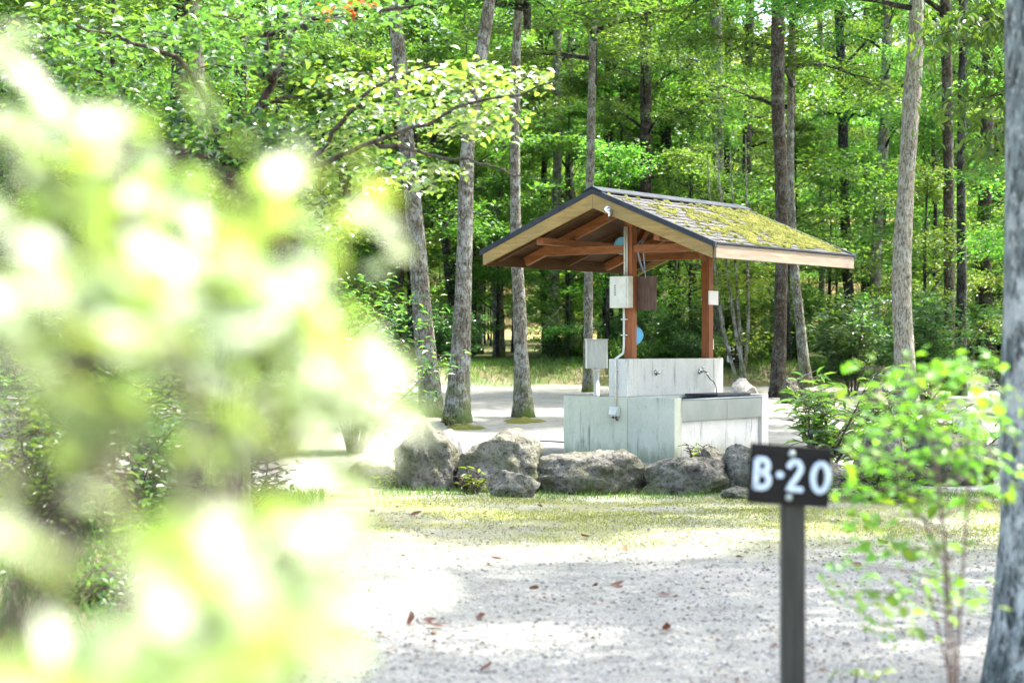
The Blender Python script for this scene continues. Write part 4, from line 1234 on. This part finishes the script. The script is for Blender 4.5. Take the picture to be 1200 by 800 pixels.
# shrubs along the wood edge
SHR = []
for k, (H, Wd, st, lf, leaf, asp, mat) in enumerate(((1.2, 1.0, 9, 2600, 0.10, 0.5, 'leaf_dark'), (0.8, 1.1, 10, 2400, 0.09, 0.5, 'leaf_mid'), (1.7, 1.1, 9, 3200, 0.12, 0.42, 'leaf_dark'))):
    wd, lv = gen_bush(500 + k, H, Wd, st, lf, leaf, asp)
    root = thing('shrub', 'x', 'shrub'); wd.build('stems', M['twig'], root, True); lv.build('foliage', M[mat], root); SHR.append(root)
SLB = ['dark green waist-high shrub at the wood edge', 'low mid green spreading shrub at the wood edge', 'tall dark leafy shrub at the wood edge']
first = [True] * 3
spots = [(rg.uniform(-0.33, 0.34) * d, d) for d in list(rg.uniform(48.5, 56, 75)) + list(rg.uniform(56, 92, 60))]
spots += [(x, d) for x, d in ((9.5, 34), (10.8, 37), (8.6, 39), (11.5, 33), (12.4, 38), (-6.5, 30), (-8, 34), (-9.6, 31), (-7.2, 38), (-5.8, 43), (7.6, 42), (9.2, 43))]
for k, (x, d) in enumerate(spots):
    i = int(rg.integers(0, 3)); s = rg.uniform(0.7, 1.3)
    if first[i]:
        first[i] = False; o = SHR[i]; o.location = gpt(x, d); o.scale = (s, s, s); tag(o, SLB[i], 'shrub', 'shrubs at the wood edge')
    else: copy_tree(SHR[i], gpt(x, d), rg.uniform(0, 6.28), s, SLB[i], 'shrub', 'shrubs at the wood edge')

# far hillside wood, one mass
rg = np.random.default_rng(31); lv = MB(); n = 110000
x = rg.uniform(-48, 50, n); y = rg.uniform(104, 135, n)
hz = 15 + 6 * np.array([mnoise.noise(Vector((a * 0.09, b * 0.09, 0.3))) for a, b in zip(x, y)])
z = gz(x, y) + rg.uniform(0.05, 1.0, n) ** 0.7 * np.maximum(hz, 2)
keep = np.array([mnoise.noise(Vector((a * 0.28, b * 0.28, c * 0.28))) for a, b, c in zip(x, y, z)]) > -0.12
u = 600 + x / y * FPX
keep &= ~((u > 950) & (u < 1000) & (z < 7.5))
P = np.stack([x, y, z], -1)[keep]; n = len(P)
D, N = rand_leaf_frames(rg, n, None, 0.6)
leaf_field(lv, P, D, N, rg.uniform(0.35, 0.75, n), rg.uniform(0.25, 0.45, n))
o = lv.build('far_wood', M['leaf_lime']); o['kind'] = 'stuff'; tag(o, 'sunlit hillside wood seen through the trunks', 'wood')

# ------------------------------------------------------------------ shrubs of the middle distance


def bush(name, x, y, H, Wd, stems, leaves, leaf, asp, mat, label, seed, tpl=LEAF6, twig='twig', jit=0.12):
    wd, lv = gen_bush(seed, H, Wd, stems, leaves, leaf, asp, tpl, jit=jit)
    root = thing(name, label, 'shrub', gpt(x, y), 0)
    wd.build('stems', M[twig], root, True); lv.build('foliage', M[mat], root)
    return root


p = ground_at(975, 560)
bush('long_leaved_shrub', p.x, p.y + 0.6, 1.15, 0.75, 10, 420, 0.19, 0.22, 'leaf_glossy', 'shrub with long narrow glossy leaves right of the sink trough', 71, jit=0.05)
bush('long_leaved_shrub', p.x + 0.75, p.y + 1.2, 0.95, 0.7, 9, 360, 0.18, 0.24, 'leaf_glossy', 'lower narrow-leaved shrub beside the broad grey boulder', 72, jit=0.05)
bush('shrub', at(1120, 500, 19).x, 19.2, 0.75, 0.8, 10, 900, 0.09, 0.45, 'leaf_mid', 'small leafy shrub among the boulders beside the near trunk', 73)
bush('shrub', at(1030, 540, 15.8).x, 15.7, 0.38, 0.6, 10, 700, 0.07, 0.45, 'leaf_mid', 'low leafy plant in front of the broad grey boulder', 74)
bush('bright_shrub', at(415, 500, 23).x, 23.0, 2.05, 1.25, 15, 2400, 0.105, 0.36, 'leaf_glossy', 'glossy sunlit shrub beside the paired grey trunks', 75)
bush('bright_shrub', at(330, 500, 22).x, 22.5, 1.9, 1.3, 12, 2000, 0.10, 0.38, 'leaf_mid', 'mid green shrub left of the glossy sunlit shrub', 76)
bush('shrub', at(250, 560, 15.5).x, 15.5, 1.2, 1.0, 12, 2200, 0.085, 0.45, 'leaf_mid', 'dense shrub behind the forked tree trunk', 77)
bush('shrub', at(90, 560, 14).x, 14.0, 1.5, 1.1, 12, 2600, 0.085, 0.45, 'leaf_mid', 'tall dense shrub on the left bank', 78)
bush('shrub', at(160, 600, 11).x, 10.8, 0.9, 0.8, 12, 1800, 0.07, 0.5, 'leaf_dark', 'dark leafy shrub on the left bank by the forked tree', 79)
bush('shrub', at(30, 640, 10).x, 9.9, 0.8, 0.8, 12, 1600, 0.065, 0.5, 'leaf_mid', 'leafy shrub at the outer edge of the left bank', 80)
bush('shrub', at(280, 600, 13).x, 13.1, 0.45, 0.5, 9, 600, 0.07, 0.5, 'leaf_dark', 'low dark plant at foot of the forked tree', 81)
bush('shrub', at(115, 700, 8.4).x, 8.5, 0.30, 0.5, 9, 500, 0.05, 0.45, 'leaf_mid', 'low weed patch on the sloping left bank', 82)
bush('shrub', at(200, 640, 9.6).x, 9.6, 0.40, 0.5, 9, 600, 0.055, 0.45, 'leaf_mid', 'small bushy weed between bank and gravel', 83)
# little plants at the boulders
for k, (u, v, H, lab) in enumerate(((552, 578, 0.22, 'yellow green weed at foot of the tall round boulder'), (600, 575, 0.16, 'thin weed growing on the low rough boulder'), (843, 560, 0.18, 'small fern growing beside the blocky boulder'), (462, 572, 0.2, 'green weed at foot of the pointed boulder'), (822, 548, 0.30, 'seedling sprouting on the small mossy boulder'), (525, 498, 0.22, 'bright green seedling between the paired trunks'))):
    g_ = ground_at(u, v)
    bush('weed', g_.x, g_.y - 0.05, H, H * 0.9, 7, 60, 0.075, 0.35, 'leaf_lime', lab, 120 + k, jit=0.03)

# ------------------------------------------------------------------ sapling in front of the right-hand trunk
leafm = {}


def leaf_mesh(name, L, Wd, mat, curl=0.12):
    n = 6; v = []; 
    for i in range(n + 1):
        s = i / n; wv = math.sin(math.pi * s ** 0.8) * Wd / 2 if 0 < i < n else 0.0008
        z = -curl * L * s * s
        v += [(s * L, wv, z + wv * 0.25), (s * L, 0, z), (s * L, -wv, z + wv * 0.25)]
    f = []
    for i in range(n):
        a = i * 3; f += [[a, a + 1, a + 4, a + 3], [a + 1, a + 2, a + 5, a + 4]]
    return MB().add(v, np.array(f)).mesh(name, M[mat], True)


def sun_leaf(me, parent, p, rg, s=1.0, cam=0.35, spread=0.5):
    n = (TO_SUN + Vector((0, -cam, 0)) + Vector(tuple(rg.normal(0, spread, 3)))).normalized()
    x = Vector((rg.normal(0, 1), rg.normal(0, 1), rg.normal(-0.3, 0.5)))
    x = (x - n * x.dot(n)).normalized(); y = n.cross(x)
    from mathutils import Matrix
    m = Matrix((x, y, n)).transposed()
    o = obj('leaf', me, parent); o.location = p; o.rotation_euler = m.to_euler(); o.scale = (s, s, s)
    return o


def put_leaf(me, parent, p, az, pitch, roll, s=1.0):
    o = obj('leaf', me, parent); o.location = p; o.rotation_euler = (roll, pitch, az); o.scale = (s, s, s)
    return o


DS = 4.7
b0 = gpt(at(1118, 740, DS).x, DS)
sp = thing('sapling', 'slender lime green sapling in front of the near trunk', 'sapling', b0)
rel2 = lambda u, v, d=DS: at(u, v, d) - b0
lm = leaf_mesh('leaf', 0.040, 0.026, 'leaf_sapling')
rg = np.random.default_rng(61)
m = MB()
stems = [[(1120, 900), (1117, 760), (1108, 640), (1096, 540), (1075, 440), (1050, 400)], [(1122, 900), (1122, 760), (1130, 640), (1136, 560), (1130, 470), (1140, 420)], [(1118, 900), (1112, 790), (1090, 700), (1050, 660)], [(1119, 900), (1106, 660), (1060, 560), (1010, 520)]]
for i, s_ in enumerate(stems):
    Q = []
    for j, (u, v) in enumerate(s_):
        q = rel2(u, v, DS + 0.12 * (i - 1) * j / 4)
        if j == 0: q = Vector((0.01 * i - 0.015, 0.01 * i, -0.03))
        Q.append(q)
    m.tube(Q, np.linspace(0.0045, 0.0016, len(Q)), 6)
SPR = [(1000, 430, 10, 6, 5), (1060, 450, 30, 20, 18), (1100, 440, 30, 20, 20), (1130, 430, 30, 18, 18), (1075, 480, 35, 20, 26), (1030, 500, 30, 16, 16), (1120, 500, 40, 22, 30), (1090, 530, 40, 18, 28), (1040, 545, 35, 16, 22), (1000, 570, 25, 14, 12), (1150, 545, 22, 16, 14), (1070, 575, 35, 14, 20), (1110, 590, 25, 12, 10), (1010, 610, 24, 8, 8), (1050, 640, 28, 10, 12), (1010, 665, 26, 9, 10), (1080, 690, 34, 12, 18), (1110, 675, 26, 10, 10), (1060, 715, 22, 10, 8), (1160, 480, 16, 16, 8), (990, 535, 20, 10, 8), (1140, 510, 28, 25, 20), (1165, 555, 12, 15, 8), (1120, 460, 35, 22, 16), (1150, 590, 20, 12, 8), (1040, 600, 40, 14, 14), (1090, 640, 34, 12, 12), (985, 690, 22, 10, 7), (1050, 740, 26, 10, 9), (1020, 700, 30, 12, 10), (1130, 710, 22, 12, 8), (1000, 470, 24, 14, 8)]
extra = []
for (u, v, su, sv, n) in SPR[::-1]:
    c = rel2(u, v, DS + rg.uniform(-0.25, 0.25))
    # a twig from the nearest stem
    su_ = 1117 if v > 600 else 1100
    a = rel2(su_, v + 18); m.tube([a, (a + c) / 2 + Vector((0, 0, 0.012)), c], [0.003, 0.0022, 0.0014], 5, cap=False)
    for k in range(int(n * 1.8)):
        p = c + Vector((rg.normal(0, su / FPX * DS * 0.8), rg.normal(0, 0.08), rg.normal(0, sv / FPX * DS * 0.7)))
        if 600 + (p.x + b0.x) / (p.y + b0.y) * FPX < 980 and v < 620: continue
        if len(sp.children) < 290: sun_leaf(lm, sp, p, rg, rg.uniform(0.6, 1.25), 0.25, 0.35)
        else: extra.append(tuple(p))
m.build('stems', M['twig_red'], sp, True)
lv = MB(); ne = len(extra); D, N = rand_leaf_frames(rg, ne, None, 0.4); N[:, 0] += 0.4
leaf_field(lv, np.array(extra), D, N, 0.04 * rg.uniform(0.6, 1.2, ne), 0.025, LEAF6)
o = lv.build('foliage', M['leaf_sapling'], sp); o['kind'] = 'stuff'
# weed with pale tips near the bottom edge
b0 = gpt(at(1000, 800, 6.2).x, 6.2)
wd_ = thing('pale_weed', 'pale-leaved weed at the sign post foot', 'weed', b0)
lm2 = leaf_mesh('leaf', 0.045, 0.026, 'leaf_near'); m = MB()
for k in range(9):
    tip = at(rg.uniform(970, 1040), rg.uniform(778, 815), 6.2 + rg.uniform(-0.08, 0.08)) - b0
    m.tube([(0, 0, -0.02), (tip.x * 0.4, tip.y * 0.4, tip.z * 0.6), tuple(tip)], [0.003, 0.0025, 0.0015], 5)
    for j in range(4): put_leaf(lm2, wd_, tip + Vector((rg.normal(0, 0.008), rg.normal(0, 0.008), rg.normal(0, 0.01))), rg.uniform(0, 6.28), rg.normal(0.1, 0.3), rg.normal(0, 0.4), rg.uniform(0.7, 1.2))
m.build('stems', M['twig'], wd_, True)

# ------------------------------------------------------------------ foreground shrub close to the lens
b0 = gpt(-0.42, 1.05)
fg = thing('foreground_shrub', 'sunlit pale green leafy shrub close in front of the track', 'shrub', b0)
fl = [leaf_mesh('leaf', 0.037, 0.022, 'leaf_near', 0.10), leaf_mesh('leaf', 0.030, 0.019, 'leaf_near', 0.16), leaf_mesh('leaf', 0.043, 0.024, 'leaf_near', 0.06)]
rg = np.random.default_rng(88)
FGC = [  # u, v, spread u, spread v, leaves, depth
    (20, 130, 22, 30, 4, 1.05), (40, 190, 28, 25, 4, 1.0), (80, 165, 18, 18, 2, 1.1), (130, 150, 15, 20, 3, 1.1), (140, 205, 14, 25, 3, 1.05), (60, 250, 40, 20, 5, 1.0), (150, 245, 30, 18, 4, 1.05),
    (210, 235, 14, 35, 4, 1.1), (335, 200, 14, 18, 3, 1.15), (345, 250, 14, 18, 2, 1.15), (430, 260, 12, 35, 3, 1.2), (100, 330, 60, 22, 9, 0.95), (200, 330, 50, 25, 8, 1.0), (290, 320, 45, 25, 7, 1.05), (30, 350, 30, 25, 5, 0.95),
    (360, 350, 30, 25, 5, 1.1), (240, 390, 60, 22, 8, 1.0), (130, 400, 60, 25, 7, 0.95), (330, 410, 50, 22, 8, 1.05), (420, 440, 35, 22, 7, 1.1), (350, 470, 50, 22, 8, 1.05), (440, 490, 25, 18, 4, 1.15),
    (250, 460, 50, 25, 6, 1.0), (120, 480, 45, 22, 5, 0.95), (50, 450, 30, 25, 3, 0.95), (260, 520, 35, 16, 4, 1.05), (370, 520, 35, 14, 4, 1.1), (80, 540, 16, 20, 2, 0.95), (5, 620, 10, 25, 2, 0.9), (150, 580, 30, 20, 2, 1.0), (170, 640, 20, 18, 2, 1.0),
    (330, 620, 30, 14, 4, 1.05), (390, 630, 25, 14, 4, 1.1), (290, 660, 45, 18, 6, 1.0), (220, 700, 45, 20, 6, 1.0), (330, 690, 45, 18, 6, 1.05), (260, 740, 60, 20, 8, 1.0), (170, 750, 40, 20, 5, 0.95), (130, 790, 40, 14, 4, 0.95), (340, 750, 35, 18, 4, 1.05), (230, 790, 50, 14, 6, 1.0), (30, 780, 25, 18, 2, 0.95)]
m = MB()
tips = []; more_ = []
random.shuffle(FGC)
for (u, v, su, sv, n, d) in FGC:
    if v >= 600: d *= 0.76          # the lowest sprays reach furthest out of the shrub
    c = at(u, v, d) - b0
    for k in range(int(n * (3.0 if v < 560 else 1.6 if u < 200 and v < 720 else 3.6) + 0.5)):
        p = c + Vector((rg.normal(0, su / FPX * d * 0.92), rg.normal(0, 0.09), rg.normal(0, sv / FPX * d * 0.8)))
        if len(fg.children) < 298: sun_leaf(random.choice(fl), fg, p, rg, rg.uniform(0.6, 1.1))
        else: more_.append(tuple(p))
    tips.append(c)
for i, c in enumerate(tips):
    a = Vector((rg.normal(0, 0.03), rg.normal(0, 0.03), 0.0)); mid = Vector((c.x * 0.35, c.y * 0.4 + 0.02, c.z * 0.6))
    if i % 3 == 0: m.tube([a - Vector((0, 0, 0.05)), mid, c * 0.85 + Vector((0, 0, 0.02)), c], [0.006, 0.0045, 0.003, 0.0015], 6)
    else:
        q = tips[i - i % 3]; m.tube([q, (q + c) / 2 + Vector((0, 0, -0.01)), c], [0.002, 0.0018, 0.0012], 5, cap=False)
m.build('stems', M['twig'], fg, True)
lv = MB(); ne = len(more_); D, N = rand_leaf_frames(rg, ne, None, 0.5); N = np.array(tuple(TO_SUN)) + np.array([0, -0.35, 0]) + rg.normal(0, 0.45, (ne, 3))
D -= N * (np.sum(D * N, 1) / np.sum(N * N, 1))[:, None]
leaf_field(lv, np.array(more_), D, N, 0.036 * rg.uniform(0.6, 1.1, ne), 0.021, LEAF6)
o = lv.build('foliage', M['leaf_near'], fg); o['kind'] = 'stuff'

# ------------------------------------------------------------------ ground detail
rg = np.random.default_rng(41)
# loose gravel
n = 26000
d = 6.0 + 16 * rg.uniform(0, 1, n) ** 1.7; x = rg.uniform(-0.12, 0.29, n) * d
keep = x > -1.2 + 0.035 * (d - 8); d = d[keep]; x = x[keep]; n = len(d)
r = 0.004 + 0.010 * rg.uniform(0, 1, n) ** 3
oc = np.array([(1, 0, 0), (0, 1, 0), (-1, 0, 0), (0, -1, 0), (0, 0, 0.7), (0, 0, -0.7)], float)
V = oc[None] * r[:, None, None] * rg.uniform(0.6, 1.3, (n, 6, 1))
a = rg.uniform(0, 6.28, n); V = np.stack([V[..., 0] * np.cos(a)[:, None] - V[..., 1] * np.sin(a)[:, None], V[..., 0] * np.sin(a)[:, None] + V[..., 1] * np.cos(a)[:, None], V[..., 2]], -1)
V += np.stack([x, d, gz(x, d) + r * 0.2], -1)[:, None]
tf = np.array([[0, 1, 4], [1, 2, 4], [2, 3, 4], [3, 0, 4], [1, 0, 5], [2, 1, 5], [3, 2, 5], [0, 3, 5]])
o = MB().add(V.reshape(-1, 3), (tf[None] + (np.arange(n) * 6)[:, None, None]).reshape(-1, 3)).build('gravel', M['pebble']); o['kind'] = 'stuff'; tag(o, 'loose grey gravel scattered over the track', 'gravel')


def blades(name, x, y, h, mat, label, seed, wd=0.004):
    rg = np.random.default_rng(seed); n = len(x)
    a = rg.uniform(0, 6.28, n); z = gz(x, y)
    b0_ = np.stack([x - np.cos(a) * wd, y - np.sin(a) * wd, z - 0.004], -1); b1_ = np.stack([x + np.cos(a) * wd, y + np.sin(a) * wd, z - 0.004], -1)
    tp = np.stack([x + rg.normal(0, 0.45, n) * h, y + rg.normal(0, 0.45, n) * h, z + h], -1)
    V = np.stack([b0_, b1_, tp], 1).reshape(-1, 3)
    o = MB().add(V, np.arange(3 * n).reshape(-1, 3)).build(name, M[mat]); o['kind'] = 'stuff'; tag(o, label, 'grass')
    return o


n = 130000
y = rg.uniform(10.4, 16.6, n); x = rg.uniform(-0.14, 0.30, n) * y
dens = np.array([mnoise.noise(Vector((a * 0.8, b * 1.5, 0.7))) + 0.5 * mnoise.noise(Vector((a * 3, b * 3, 2.7))) for a, b in zip(x, y)])
env = smooth(11.2, 13.6, y) * (1 - smooth(15.3, 16.6, y) * 0.7)
keep = rg.uniform(0, 1, n) < np.clip(env * (0.55 + dens * 1.1), 0, 1)
x, y = x[keep], y[keep]
blades('grass', x, y, rg.uniform(0.006, 0.020, len(x)), 'grass', 'thin short yellow green grass in front of the boulders', 1)
n = 30000
y = rg.uniform(6.0, 16.0, n); x = -rg.uniform(0.1, 0.31, n) * y
keep = x < -1.15 + 0.035 * (y - 8) + 0.25 * np.sin(y * 2); x, y = x[keep], y[keep]
keep = rg.uniform(0, 1, len(x)) < 0.7; x, y = x[keep], y[keep]
blades('bank_grass', x, y, rg.uniform(0.03, 0.13, len(x)), 'grass_dark', 'longer green grass and weeds on the left bank', 2, 0.005)
n = 45000
y = rg.uniform(46, 54, n); x = rg.uniform(-0.33, 0.34, n) * y
keep = y > 47.3 + 1.2 * np.sin(x * 0.35) + 0.6 * np.sin(x * 0.9 + 1) + rg.normal(0, 0.5, n); x, y = x[keep], y[keep]
blades('bank_grass', x, y, rg.uniform(0.05, 0.22, len(x)), 'grass_dark', 'green grassy bank between far gravel and wood', 3, 0.012)  # dark blade colour stands in for tree shade on this bank
# tufts at the boulders
n = 3000
u = rg.uniform(430, 1180, n); y = rg.normal(16.25, 0.25, n); x = (u - 600) / FPX * y
blades('boulder_grass', x, y, rg.uniform(0.02, 0.07, n), 'grass_dark', 'taller grass fringe along the feet of the boulders', 4, 0.004)

# fallen leaves
lmd = [leaf_mesh('fallen_leaf', 0.13, 0.07, 'leaf_dead', -0.25), leaf_mesh('fallen_leaf', 0.10, 0.05, 'leaf_dead', 0.35), leaf_mesh('fallen_leaf', 0.16, 0.07, 'leaf_dead', -0.4)]
FL = [(495, 730), (515, 728), (480, 735), (520, 738), (505, 742), (715, 688), (730, 690), (700, 689), (735, 649), (632, 690), (628, 707), (575, 655), (580, 657), (548, 655), (740, 579), (750, 577), (728, 581), (758, 576), (695, 580), (505, 580), (630, 593), (480, 605), (672, 655), (640, 690), (440, 600), (455, 590), (600, 620), (810, 640), (862, 655), (780, 740), (563, 727), (470, 652), (1040, 640), (1010, 665), (1000, 625), (900, 645), (565, 790), (840, 790), (690, 630), (770, 700)]
for k, (u, v) in enumerate(FL):
    g_ = ground_at(u, v); o = obj('fallen_leaf', lmd[k % 3]); o.location = g_ + Vector((0, 0, 0.012)); s = random.uniform(0.35, 0.75)
    o.scale = (s, s, s); o.rotation_euler = (random.gauss(0, 0.5), random.gauss(0, 0.25), random.uniform(0, 6.28))
    near = 'lying on the open gravel' if v > 600 else 'lying at the boulders'
    tag(o, 'curled red brown fallen leaf ' + near, 'leaf', 'fallen leaves ' + near)
for k in range(30):
    y_ = random.uniform(7.3, 9.3); x_ = -random.uniform(0.19, 0.27) * y_
    o = obj('fallen_leaf', lmd[k % 3]); o.location = gpt(x_, y_) + Vector((0, 0, 0.03)); s = random.uniform(0.5, 0.9); o.scale = (s, s, s); o.rotation_euler = (random.gauss(0, 0.5), random.gauss(0, 0.3), random.uniform(0, 6.28))
    tag(o, 'dry brown fallen leaf among weeds on the left bank', 'leaf', 'fallen leaves on the bank')
# small litter: leaf scraps and twigs trodden into the gravel
n = 2600
d = 6.2 + 11 * rg.uniform(0, 1, n) ** 1.3; x = rg.uniform(-0.15, 0.29, n) * d
keep = np.array([mnoise.noise(Vector((a * 0.9, b * 0.9, 5.0))) for a, b in zip(x, d)]) > -0.05; x, d = x[keep], d[keep]; n = len(x)
D, N = rand_leaf_frames(rg, n, None, 0.35, 0.0); D[:, 2] = np.abs(D[:, 2]) * 0.3
lv = MB(); leaf_field(lv, np.stack([x, d, gz(x, d) + 0.006], -1), D, N, rg.uniform(0.012, 0.045, n), rg.uniform(0.006, 0.02, n))
o = lv.build('leaf_litter', M['leaf_dead']); o['kind'] = 'stuff'; tag(o, 'fine brown leaf scraps trodden into the gravel', 'litter')
# hose on the far gravel
a = ground_at(618, 517); b = ground_at(662, 519)
o = MB().tube([(a.x - 0.5, a.y + 0.2, a.z + 0.012), (a.x, a.y, a.z + 0.012), ((a.x + b.x) / 2, a.y - 0.15, a.z + 0.012), (b.x, b.y, b.z + 0.012), (b.x + 0.6, b.y + 0.3, b.z + 0.012)], 0.012, 7).build('hose', M['hose'], None, True)
tag(o, 'thin dark hose lying on gravel left of the wash stand', 'hose')
